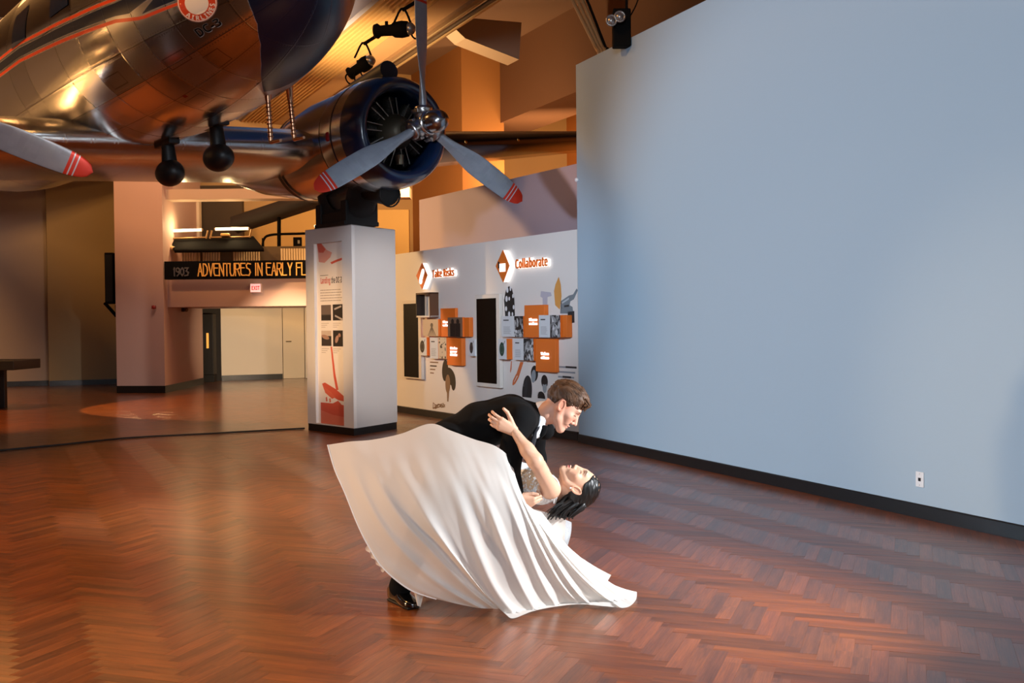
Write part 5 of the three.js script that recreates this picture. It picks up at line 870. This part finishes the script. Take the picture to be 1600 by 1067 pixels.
  const up1 = v3(-0.35, 0.92, 0), jc = [cap(pelvis.clone().add(dz).add(L(704, 694, 5.9).clone().sub(L(708, 698, 5.9))), pelvis.clone().sub(dz), 0.122), cap(pelvis.clone().addScaledVector(dz, 0.6), mid.clone().addScaledVector(dz, 0.6), 0.122, 0.118), cap(pelvis.clone().addScaledVector(dz, -0.6), mid.clone().addScaledVector(dz, -0.6), 0.122, 0.118), cap(mid.clone().addScaledVector(dz, 0.7), chest.clone().addScaledVector(dz, 0.85), 0.118, 0.12), cap(mid.clone().addScaledVector(dz, -0.7), chest.clone().addScaledVector(dz, -0.85), 0.118, 0.12), cap(shR.clone().lerp(shL, 0.08), shR.clone().lerp(shL, 0.92), 0.082), cap(chest, L(836, 650, 5.885), 0.115, 0.075),
    cap(shR, elR, 0.072, 0.060), cap(elR, L(807, 770, 5.725), 0.058, 0.036), cap(shL, elL, 0.072, 0.060), cap(elL, wrL.clone().lerp(elL, 0.12), 0.058, 0.044), cap(L(833, 664, 6.0), L(852, 672, 5.98), 0.07, 0.05)];
  const jf0 = capsField(jc, 0.035); const nd = L(872, 640, 5.86).sub(neckB).normalize();
  const colA = L(843, 646, 5.885), chestDir = L(838, 690, 5.87).sub(colA);
  const vCut = cap(colA.clone().addScaledVector(nd, 0.03), L(842, 688, 5.80), 0.05, 0.012);
  const jf = (x, y, z) => { let d = jf0(x, y, z) + (fbm(x * 9, y * 9, z * 9) - 0.5) * 0.012 + (noise3(x * 4 + y * 16, y * 5, z * 7) - 0.5) * 0.008; const q = (x - colA.x) * nd.x + (y - colA.y) * nd.y + (z - colA.z) * nd.z; d = smax(d, q - 0.042, 0.008); d = smax(d, -capD(x, y, z, vCut), 0.006); return d; };
  const [jlo, jhi] = boundsOf(jc, 0.03); part('jacket', surfaceNet(jf, jlo, jhi, 0.009), cloth, groom);
  // shirt with its collar, tie, lapel
  const white = M(0xe9ebef, 0.6);
  const colQ = new THREE.Quaternion().setFromUnitVectors(v3(0, 1, 0), nd.clone()); const band = new THREE.LatheGeometry([[0.064, -0.03], [0.066, -0.004], [0.063, 0.016], [0.0615, 0.024], [0.058, 0.024], [0.059, 0], [0.06, -0.03]].map(([r, y]) => new THREE.Vector2(r, y)), 36); band.applyQuaternion(colQ); const cc = L(850, 645, 5.875); band.translate(cc.x, cc.y, cc.z);
  const sf = [cap(colA, L(840, 672, 5.87), 0.06, 0.045), cap(L(846, 656, 5.82), L(837, 680, 5.81), 0.03, 0.02)]; const [slo, shi] = boundsOf(sf, 0.02); const shirtG = surfaceNet(capsField(sf, 0.02), slo, shi, 0.006); shirtG.setAttribute('uv', new THREE.Float32BufferAttribute(new Float32Array(shirtG.attributes.position.count * 2), 2));
  part('shirt', merge([band, shirtG]), white, groom);
  const tieG = loft([[841, 667, 0.013], [838.5, 671, 0.02], [836, 677, 0.013], [833, 690, 0.022], [830, 700, 0.024]].map(([x, y, w]) => { const c = L(x, y, 5.768), r = []; for (let j = 0; j < 10; j++) { const b = j / 10 * Math.PI * 2; r.push(c.clone().add(v3(Math.cos(b) * w * 0.8, Math.cos(b) * w * 0.35, Math.sin(b) * 0.006))); } return r; })); part('tie', tieG, M(0x1b1d24, 0.5), groom);
  const lap = loft([[846, 664, 0.006], [851, 668, 0.02], [848, 680, 0.016], [838, 692, 0.004]].map(([x, y, w]) => { const c = L(x, y, 5.80), r = []; for (let j = 0; j < 10; j++) { const b = j / 10 * Math.PI * 2; r.push(c.clone().add(v3(Math.cos(b) * w, Math.cos(b) * w * 0.4, Math.sin(b) * 0.006))); } return r; })); part('lapel', lap, cloth, groom);
  // trousers, shoes
  const tc = [cap(pelvis.clone().addScaledVector(dz, 0.8), pelvis.clone().addScaledVector(dz, -0.8), 0.112), cap(pelvis, hipR, 0.11, 0.1), cap(pelvis, hipL, 0.11, 0.1), cap(hipR, knR, 0.1, 0.075), cap(knR, anR.clone().add(v3(0, 0.0, 0)), 0.075, 0.062), cap(hipL, knL, 0.1, 0.075), cap(knL, anL, 0.075, 0.062)];
  const [tlo, thi] = boundsOf(tc, 0.03), tf = capsField(tc, 0.03); part('trousers', surfaceNet((x, y, z) => tf(x, y, z) + (noise3(x * 14, y * 7, z * 14) - 0.5) * 0.008, tlo, thi, 0.01), cloth, groom);
  const shoeMat = M(0x070708, 0.16, 0, { clearcoat: 1, clearcoatRoughness: 0.08 });
  const shoe = (heel, toe) => { const d = toe.clone().sub(heel), len = d.length(); d.normalize(); const rings = []; for (const [t, w, h, y0] of [[0, 0.012, 0.05, 0.004], [0.02, 0.03, 0.085, 0.002], [0.2, 0.038, 0.1, 0.002], [0.42, 0.038, 0.088, 0.004], [0.62, 0.046, 0.062, 0.002], [0.8, 0.046, 0.05, 0.002], [0.93, 0.034, 0.04, 0.003], [1, 0.01, 0.024, 0.008]]) { const c = heel.clone().addScaledVector(d, t * len), r = [], sd = v3(-d.z, 0, d.x); for (let j = 0; j < 20; j++) { const b = j / 20 * Math.PI * 2, cx = Math.cos(b), cy = Math.sin(b); r.push(v3(c.x, 0, c.z).addScaledVector(sd, w * Math.sign(cx) * Math.pow(Math.abs(cx), 0.7)).setY(y0 - o.y + h * (0.5 + 0.5 * Math.sign(cy) * Math.pow(Math.abs(cy), 0.7)))); } rings.push(r); } return loft(rings); };
  for (const [h, t] of [[onFloor(612, 936).sub(o), onFloor(648, 953).sub(o)], [onFloor(764, 922).sub(o), onFloor(845, 925).sub(o)]]) { const s = part('shoe', shoe(h, t), shoeMat, groom); const d = t.clone().sub(h).normalize(); part('sole', shift(boxGeo(0.25, 0.012, 0.075, 0.006), 0, 0, 0), M(0x0a0a0a, 0.6), s, h.clone().lerp(t, 0.5).setY(0.007 - o.y), [0, Math.atan2(-d.z, d.x), 0]); }
}
// =============== bride
const bride = thing('person', 'woman in a long white wedding gown dipped backward, her black hair hanging down', 'person', onFloor(800, 950));
{
  const o = bride.position, L = (x, y, d) => pt(x, y, d).sub(o);
  const yaw = 7 * Math.PI / 180;
  const up = v3(0.97, -0.215, 0.05).normalize(), f0 = v3(0.215, 0.97, 0).normalize();
  const fwd = f0.clone().multiplyScalar(Math.cos(yaw)).add(v3(0, 0, Math.sin(yaw)));
  const hm = frame(up, fwd); hm.setPosition(L(902, 757, 5.86)); const HS = 0.97; hm.scale(v3(HS, HS, HS)); const hinv = hm.clone().invert();
  const neckB = L(866, 768, 5.88), nb = neckB.clone().applyMatrix4(hinv);
  const head = headPaint(headGeo('woman', 1, [[0, -0.03, -0.025, 0, -0.08, -0.035, 0.046, 0.046], [0, -0.08, -0.035, nb.x, nb.y, nb.z, 0.046, 0.05]]), 'woman', BRIDE_SKIN); head.applyMatrix4(hm);
  const shL = L(861, 764, 5.76), elL = L(836, 720, 5.58), wrL = L(803, 673, 5.625), shR = L(858, 758, 6.03), elR = L(838, 716, 6.18), wrR = L(828, 676, 6.16);
  const chest = L(846, 760, 5.895), waist = L(812, 750, 5.92), pelvis = L(776, 740, 5.93);
  const hipL = L(772, 736, 5.84), knL = L(690, 700, 5.76), anL = L(604, 716, 5.79), hipR = L(774, 744, 6.02), knR = L(748, 832, 5.93), anR = L(770, 926, 5.98), dz = v3(0, 0, 0.1);
  const torso = [cap(chest.clone().addScaledVector(dz, 0.55), chest.clone().addScaledVector(dz, -0.55), 0.082), cap(chest, waist, 0.085, 0.075), cap(waist.clone().addScaledVector(dz, 0.45), waist.clone().addScaledVector(dz, -0.45), 0.072), cap(waist, pelvis, 0.085, 0.1), cap(pelvis.clone().addScaledVector(dz, 0.6), pelvis.clone().addScaledVector(dz, -0.6), 0.1), cap(L(838, 745, 5.83), L(840, 745, 5.83), 0.05), cap(L(838, 743, 5.97), L(840, 743, 5.97), 0.05)];
  const caps = [...torso, cap(shL, shR, 0.048), cap(chest, neckB, 0.07, 0.05), cap(neckB, L(876, 763, 5.875), 0.048, 0.045), cap(shL, elL, 0.044, 0.038), cap(elL, elL.clone().lerp(wrL, 0.35), 0.037, 0.0345), cap(elL.clone().lerp(wrL, 0.35), wrL, 0.0345, 0.0225), cap(shR, elR, 0.044, 0.036), cap(elR, wrR, 0.036, 0.024), cap(hipL, knL, 0.08, 0.052), cap(knL, anL, 0.05, 0.032), cap(anL, L(566, 708, 5.80), 0.03, 0.02), cap(hipR, knR, 0.08, 0.052), cap(knR, anR, 0.05, 0.034), cap(anR, L(790, 936, 5.93), 0.03, 0.022)];
  const [blo, bhi] = boundsOf(caps, 0.03); const body = paint(surfaceNet(capsField(caps, 0.03), blo, bhi, 0.009), plain(BRIDE_SKIN));
  // left hand holding his arm, thumb up
  const hl = handGeo(handCaps([[0.25, 0.75, 0.6], [0.3, 0.8, 0.6], [0.35, 0.8, 0.6], [0.4, 0.8, 0.6]], 0.07, 0.75, 0.98), BRIDE_SKIN); const hmL = frame(v3(-0.84, 0.5, 0.2), v3(0.05, -0.1, 1)); hmL.setPosition(wrL); hl.applyMatrix4(hmL);
  const hr = handGeo(handCaps([[0.3, 0.5, 0.4], [0.3, 0.5, 0.4], [0.35, 0.5, 0.4], [0.4, 0.5, 0.4]], 0.07, 0.8, 0.96).map((c) => { const q = [...c]; q[0] *= -1; q[3] *= -1; return q; }), BRIDE_SKIN); const hmR = frame(v3(-0.7, 0.3, 0.4), v3(0, 0.4, -1)); hmR.setPosition(wrR); hr.applyMatrix4(hmR);
  part('body', joinBody([body, head, hl, hr]), skinMat, bride);
  // hair: cap drawn back from the forehead, long locks falling from the back of the head
  const capF = (x, y, z) => {
    const n = (noise3(x * 50, y * 120, z * 30) - 0.5) * 0.006;
    let d = ellD(x, y, z, [0, 0.034, -0.016, 0.080, 0.0945, 0.104]) + n; d = smin(d, ellD(x, y, z, [0, 0.01, -0.085, 0.055, 0.06, 0.045]) + n, 0.03);
    const ax = Math.abs(x); let line; if (z > 0.02) line = lerp(0.03, 0.064, sstep(0.02, 0.07, z)) + 0.012 * (1 - sstep(0, 0.05, ax)) * sstep(0.05, 0.08, z); else if (z > -0.006) line = lerp(0.03, 0.03, 0); else line = lerp(-0.06, 0.03, sstep(-0.035, -0.006, z));
    return smax(d, line - y, 0.004);
  };
  const capG = surfaceNet(capF, v3(-0.095, -0.09, -0.145), v3(0.095, 0.145, 0.12), 0.003); capG.applyMatrix4(hm);
  const locks = []; reseed(64);
  const P0 = (x, y, d) => L(x, y, d);
  for (let i = 0; i < 46; i++) {
    const t = rnd(), s = rr(-1, 1); const a = P0(lerp(893, 926, rnd()), lerp(768, 779, rnd()), 5.86 + s * 0.05 + 0.03), b = P0(lerp(872, 914, t) + rr(-4, 4), 790 + rr(-5, 5), 5.87 + s * 0.07), c = P0(lerp(856, 896, t) + rr(-3, 3), 802 + rr(-5, 7), 5.87 + s * 0.08), e = P0(lerp(853, 893, t) + rr(-4, 3), 808 + rr(-3, 5), 5.87 + s * 0.08);
    locks.push(taper([a, b, c, e], rr(0.012, 0.019), 14, 7, 0.75));
  }
  for (let i = 0; i < 9; i++) { const x = rr(855, 872); locks.push(taper([P0(rr(888, 900), 782, 5.83), P0(x + 8, 792 + rr(-3, 3), 5.80), P0(x - 3, rr(797, 806), 5.80), P0(x - 4 + rr(-2, 2), rr(803, 810), 5.80)], 0.006, 12, 5, 0.9)); }
  for (let i = 0; i < 3; i++) locks.push(taper([P0(929 + rr(-3, 3), 745 + rr(-3, 4), 5.80), P0(935 + rr(-1, 4), 751 + rr(-3, 5), 5.80), P0(937 + rr(-2, 3), 761 + rr(-2, 6), 5.80), P0(934 + rr(-2, 2), 773 + rr(-2, 8), 5.80)], 0.0016, 10, 4, 0.6));
  const hairG = mergeGeometries([capG, ...locks].map((g) => { g.deleteAttribute('uv'); return g; }));
  part('hair', hairG, M(0x0b0908, 0.42, 0, { sheen: 0.3, sheenRoughness: 0.35, sheenColor: 0x3a2c28 }), bride);
  const ear = new THREE.Vector3(0.083, -0.036, -0.006).applyMatrix4(hm); part('earring', merge([shift(new THREE.SphereGeometry(0.0055, 12, 8), ear.x, ear.y, ear.z)]), M(0xf2f2f0, 0.15, 0.2), bride);
  // bodice: nude mesh set with white lace, white satin front
  const bodF0 = capsField(torso.slice(0, 4).concat([cap(shL, shR, 0.046), torso[5], torso[6], cap(chest, L(862, 764, 5.885), 0.072, 0.05)]), 0.03), ax = chest.clone().sub(waist).normalize();
  const armhole = cap(shL.clone().addScaledVector(v3(0.02, 0.35, 0.6).normalize(), 0.01), L(836, 716, 5.55), 0.062, 0.055), neckCut = cap(L(872, 757, 5.875), L(890, 735, 5.86), 0.062, 0.08);
  const bodF = (x, y, z) => { let d = bodF0(x, y, z) - 0.007; d = smax(d, -capD(x, y, z, armhole), 0.004); d = smax(d, -capD(x, y, z, neckCut), 0.004); return d; };
  const [tlo, thi] = boundsOf(torso.slice(0, 4).concat([cap(shL, shR, 0.05)]), 0.05); const bodG = surfaceNet(bodF, tlo, thi, 0.006);
  const tan = new THREE.Color(0.62, 0.40, 0.24), lace = new THREE.Color(0.80, 0.80, 0.80), satin = new THREE.Color(0.78, 0.80, 0.82), thread = new THREE.Color(0.30, 0.24, 0.2);
  paint(bodG, (x, y, z, c) => { const q = toPixel(v3(x, y, z).add(o)), v = clamp((y + o.y - 0.55) / 0.2, -1, 2); const n = fbm(x * 60, y * 60, z * 60), m = noise3(x * 120, y * 120, z * 120); if (v > 0.86 + (n - 0.5) * 0.1) c.copy(satin); else if (v > 0.42 + (n - 0.5) * 0.35) { c.copy(tan); if (n > 0.62) c.lerp(thread, 0.5); } else { c.copy(lace); if (m > 0.62) c.lerp(thread, 0.45); else if (m < 0.3) c.lerp(tan, 0.5); } });
  const bodM = part('bodice', bodG, new THREE.MeshPhysicalMaterial({ vertexColors: true, roughness: 0.62 }), bride);
  reseed(91); const petal = []; for (let i = 0; i < 150; i++) { const px = rr(816, 868), py = rr(732, 778); const c = surfacePoint(bodF, L(px, py, 5.6), L(px, py, 6.0)); if (!c) continue; const k = rr(0.0035, 0.0062); for (let j = 0; j < 5; j++) { const b = j / 5 * Math.PI * 2 + i; const g = new THREE.SphereGeometry(k * 0.6, 6, 4); g.scale(1, 0.7, 0.25); g.translate(Math.cos(b) * k * 0.8, Math.sin(b) * k * 0.8, 0); g.translate(c.x, c.y, c.z + 0.002); petal.push(g); } }
  const pl = part('lace_flowers', merge(petal), M(0xe6e4e2, 0.6), bodM); pl.userData.kind = 'stuff';
  function surfacePoint(f, a, b) { let p = a.clone(), d = b.clone().sub(a); for (let i = 0; i <= 80; i++) { p = a.clone().addScaledVector(d, i / 80); if (f(p.x, p.y, p.z) < 0) return p; } return null; }
  part('shoulder_strap', merge([tube([L(846, 742, 5.74), L(860, 742, 5.73), L(871, 751, 5.735), L(874, 764, 5.75), L(870, 776, 5.79), L(868, 786, 5.86)], 0.0045, 30, 6), tube([L(868, 774, 5.775), L(866, 780, 5.79), L(865, 786, 5.82)], 0.004, 12, 6)]), M(0xf0f0f0, 0.5), bride);
  function taper(pts, r, seg, rad, end) { const cv = new THREE.CatmullRomCurve3(pts), g = new THREE.TubeGeometry(cv, seg, r, rad, false), p = g.attributes.position; for (let s = 0; s <= seg; s++) { const q = cv.getPointAt(s / seg), k = 1 - end * Math.pow(s / seg, 1.6); for (let j = 0; j <= rad; j++) { const id = s * (rad + 1) + j; p.setXYZ(id, q.x + (p.getX(id) - q.x) * k, q.y + (p.getY(id) - q.y) * k, q.z + (p.getZ(id) - q.z) * k); } } g.computeVertexNormals(); return g; }

  // skirt: fold lines run from the raised leg down and round to the hem; front cloth, then back cloth behind the couple
  const rails = [ // pixel path and nearness (metres toward the viewer) of each fold line
    [[[512, 695, 0.02], [523, 733, 0.06], [539, 770, 0.10], [560, 822, 0.14], [578, 857, 0.16], [600, 889, 0.18], [640, 921, 0.2], [682, 936, 0.2]]],
    [[[545, 690, 0.07], [552, 722, 0.13], [572, 775, 0.2], [600, 825, 0.25], [632, 868, 0.27], [664, 900, 0.27], [702, 928, 0.26], [742, 949, 0.24]]],
    [[[581, 687, 0.10], [588, 722, 0.18], [607, 765, 0.26], [640, 815, 0.31], [672, 850, 0.32], [704, 888, 0.31], [738, 924, 0.28], [772, 951, 0.25]]],
    [[[625, 678, 0.13], [631, 715, 0.21], [645, 760, 0.30], [670, 812, 0.35], [697, 852, 0.36], [726, 890, 0.34], [757, 928, 0.3], [786, 953, 0.26]]],
    [[[672, 662, 0.15], [683, 705, 0.24], [696, 755, 0.33], [711, 812, 0.37], [727, 860, 0.38], [747, 902, 0.36], [773, 940, 0.32], [800, 966, 0.27]]],
    [[[705, 673, 0.19], [716, 712, 0.27], [731, 760, 0.34], [752, 815, 0.37], [772, 860, 0.36], [792, 899, 0.33], [813, 932, 0.27], [832, 955, 0.2]]],
    [[[740, 686, 0.22], [752, 720, 0.28], [768, 765, 0.34], [790, 818, 0.36], [810, 860, 0.33], [829, 897, 0.27], [848, 927, 0.2], [866, 948, 0.12]]],
    [[[776, 698, 0.24], [787, 730, 0.28], [802, 772, 0.32], [824, 822, 0.32], [844, 862, 0.28], [864, 897, 0.21], [885, 925, 0.14], [905, 944, 0.08]]],
    [[[800, 722, 0.24], [806, 748, 0.27], [820, 785, 0.29], [846, 830, 0.27], [868, 866, 0.22], [892, 898, 0.16], [918, 925, 0.1], [945, 947, 0.05]]],
    [[[806, 766, 0.22], [818, 785, 0.24], [838, 810, 0.24], [866, 845, 0.2], [890, 872, 0.15], [917, 900, 0.1], [947, 927, 0.05], [978, 949, 0.02]]],
    [[[830, 793, 0.16], [843, 806, 0.17], [861, 825, 0.16], [882, 849, 0.12], [908, 873, 0.08], [935, 897, 0.04], [965, 920, 0.01], [993, 938, -0.03]]],
    [[[846, 800, 0.10], [857, 814, 0.11], [872, 834, 0.10], [893, 859, 0.06], [918, 880, 0.03], [942, 905, 0.0], [970, 918, -0.04], [995, 925, -0.08]]]].map((r) => r[0]);
  const NS = 230, NT = 90;
  const cr = (p0, p1, p2, p3, t) => 0.5 * (2 * p1 + (p2 - p0) * t + (2 * p0 - 5 * p1 + 4 * p2 - p3) * t * t + (3 * p1 - p0 - 3 * p2 + p3) * t * t * t);
  const sample = (arr, u) => { const n = arr.length - 1, x = clamp(u, 0, 1) * n, i = Math.min(n - 1, Math.floor(x)), t = x - i, g = (k) => arr[clamp(k, 0, n)]; return [0, 1, 2].map((c) => cr(g(i - 1)[c], g(i)[c], g(i + 1)[c], g(i + 2)[c], t)); };
  const ridge = (s, k) => { const a = Math.abs(Math.sin(s * Math.PI * k)); return 1 - Math.pow(a, 0.8); };
  const foldList = []; reseed(1234); { let s = 0.03; while (s < 1) { foldList.push([s, rr(0.010, 0.034), rr(0.35, 1.15), rr(-0.03, 0.03), rr(0, 0.25)]); s += rr(0.035, 0.11); } }
  const foldAt = (w, t) => { let d = 0; for (const [c, wd, amp, drift, t0] of foldList) { const x = (w - c - drift * t) / wd; if (Math.abs(x) < 3) d += amp * sstep(t0, t0 + 0.35, t) * Math.exp(-x * x) * (1 - 0.55 * x * (x > 0 ? 1 : 0.2)); } return (d - 0.45) * 0.042 + (noise3(w * 40, t * 5, 3) - 0.5) * 0.012; };
  function clothSheet(back) {
    const rows = [];
    for (let i = 0; i <= NS; i++) {
      const s = i / NS, row = []; const cols = []; for (let k = 0; k < 8; k++) cols.push(sample(rails.map((r) => r[k]), s));
      for (let j = 0; j <= NT; j++) {
        const t = j / NT, q = sample(cols, t);
        const env = sstep(0, 0.3, t) * (0.6 + 0.4 * t), wob = s + 0.02 * Math.sin(t * 3 + s * 7) + 0.012 * noise3(s * 14, t * 3, 1);
        const fold = foldAt(wob, t);
        let z = q[2] + fold * env * (1 - 0.6 * sstep(0.85, 1, s)) * sstep(0, 0.05, s);
        if (back) { const top = cols[0][2]; z = -0.10 - 0.16 * Math.sin(Math.PI * Math.min(1, t * 1.1)) * (0.4 + 0.6 * s) + fold * env * 0.6; z = lerp(top, z, sstep(0, 0.12, t)); z = lerp(z, q[2] - 0.05, sstep(0.9, 1, s)); }
        const p = pt(q[0], q[1], DP - z).sub(o);
        const floorY = 0.006 - o.y; if (p.y < floorY + 0.012) { const under = onFloor(q[0], q[1], 0.022 + 0.25 * Math.max(0, fold)); if (!back) p.copy(under.sub(o)); else p.y = 0.004 - o.y; }
        row.push(p);
      }
      rows.push(row);
    }
    return loft(rows, false, false, false, (i, j) => [i / NS * 3, j / NT * 1.6]);
  }
  const weave = canvasTex(256, 256, (g, w, h) => { const im = g.createImageData(w, h); for (let y = 0; y < h; y++) for (let x = 0; x < w; x++) { const k = 128 + ((x % 4 < 2) !== (y % 4 < 2) ? 14 : -14) + (hash3(x, y, 7) - 0.5) * 40, i = (y * w + x) * 4; im.data[i] = im.data[i + 1] = im.data[i + 2] = k; im.data[i + 3] = 255; } g.putImageData(im, 0, 0); }, false); weave.wrapS = weave.wrapT = THREE.RepeatWrapping; weave.repeat.set(4, 4);
  const chiffon = new THREE.MeshPhysicalMaterial({ color: 0xe9e2da, roughness: 0.75, transmission: 0.34, thickness: 0, side: THREE.DoubleSide, bumpMap: weave, bumpScale: 0.0003, sheen: 0.4, sheenRoughness: 0.5, sheenColor: 0xffffff });
  const skirt = part('skirt', clothSheet(false), chiffon, bride); part('skirt_back', clothSheet(true), chiffon, bride);
  // rolled hem along the left and lower edge, ruffled underlayer, train layer beside the hair
  const hem = []; for (let j = 0; j <= 60; j++) { const cols = []; for (let k = 0; k < 8; k++) cols.push(rails[0][k]); const q = sample(cols, j / 60); hem.push(pt(q[0], q[1], DP - q[2]).sub(o)); } part('hem', tube(hem, 0.004, 90, 6), M(0xf4f1ee, 0.6), skirt);

  const ruff = []; for (let i = 0; i <= 60; i++) { const s = i / 60, x = lerp(574, 602, s) , y = lerp(852, 890, s), w = 0.5 + 0.5 * Math.sin(s * 22), r = []; for (let j = 0; j <= 4; j++) r.push(pt(x - j * 0.6 - w * j * 0.5, y + j * 0.9 + w * j * 0.4, DP - 0.12 + w * 0.01 * j).sub(o)); ruff.push(r); } part('underskirt_ruffle', loft(ruff, false, false, false), chiffon, bride);
  const flap = []; for (let i = 0; i <= 12; i++) { const s = i / 12, r = []; for (let j = 0; j <= 8; j++) { const t = j / 8; r.push(pt(lerp(lerp(646, 652, t), lerp(664, 657, t), s), lerp(922, lerp(946, 948, s), t), DP - 0.12 - 0.015 * Math.sin(s * 6)).sub(o)); } flap.push(r); } part('underskirt_corner', loft(flap, false, false, false), chiffon, bride);
  const glit = canvasTex(128, 128, (g, w, h) => { g.fillStyle = '#c9ccd2'; g.fillRect(0, 0, w, h); reseed(8); for (let i = 0; i < 900; i++) { const k = Math.floor(rr(150, 255)); g.fillStyle = `rgb(${k},${k},${k})`; g.fillRect(rr(0, w), rr(0, h), 2, 2); } });
  const lay = (edge) => { const rows = []; for (let i = 0; i <= 30; i++) { const s = i / 30, r = []; for (let j = 0; j <= 16; j++) { const t = j / 16; const A = [lerp(826, 893, s), lerp(793, 816, s) - 2 * Math.sin(s * Math.PI)], Bq = [lerp(850, 887, s), lerp(836, 852, s)]; const x = lerp(A[0], Bq[0], t) + (s > 0.9 ? 2 * Math.sin(t * Math.PI) : 0), y = lerp(A[1], Bq[1], t); r.push(pt(x, y, DP + 0.06 - 0.05 * Math.sin(t * 2 + s * 4) - 0.03 * s).sub(o)); } rows.push(r); } return edge ? rows.slice(26) : rows.slice(0, 27); };
  part('train_layer', loft(lay(false), false, false, false), chiffon, bride); part('glitter_hem', loft(lay(true), false, false, false), new THREE.MeshPhysicalMaterial({ map: glit, roughness: 0.4, side: THREE.DoubleSide }), bride);
  // small loose corner of the train
  const tc = []; for (let i = 0; i <= 10; i++) { const s = i / 10, r = []; for (let j = 0; j <= 6; j++) { const t = j / 6; r.push(pt(lerp(lerp(898, 915, s), lerp(955, 949, s), t), lerp(lerp(864, 890, s), lerp(898, 908, s), t) + 2 * Math.sin(t * 3), DP + 0.0 - 0.04 * (1 - t)).sub(o)); } tc.push(r); } part('train_corner', loft(tc, false, false, false), chiffon, bride);
}
renderer.render(scene, camera);
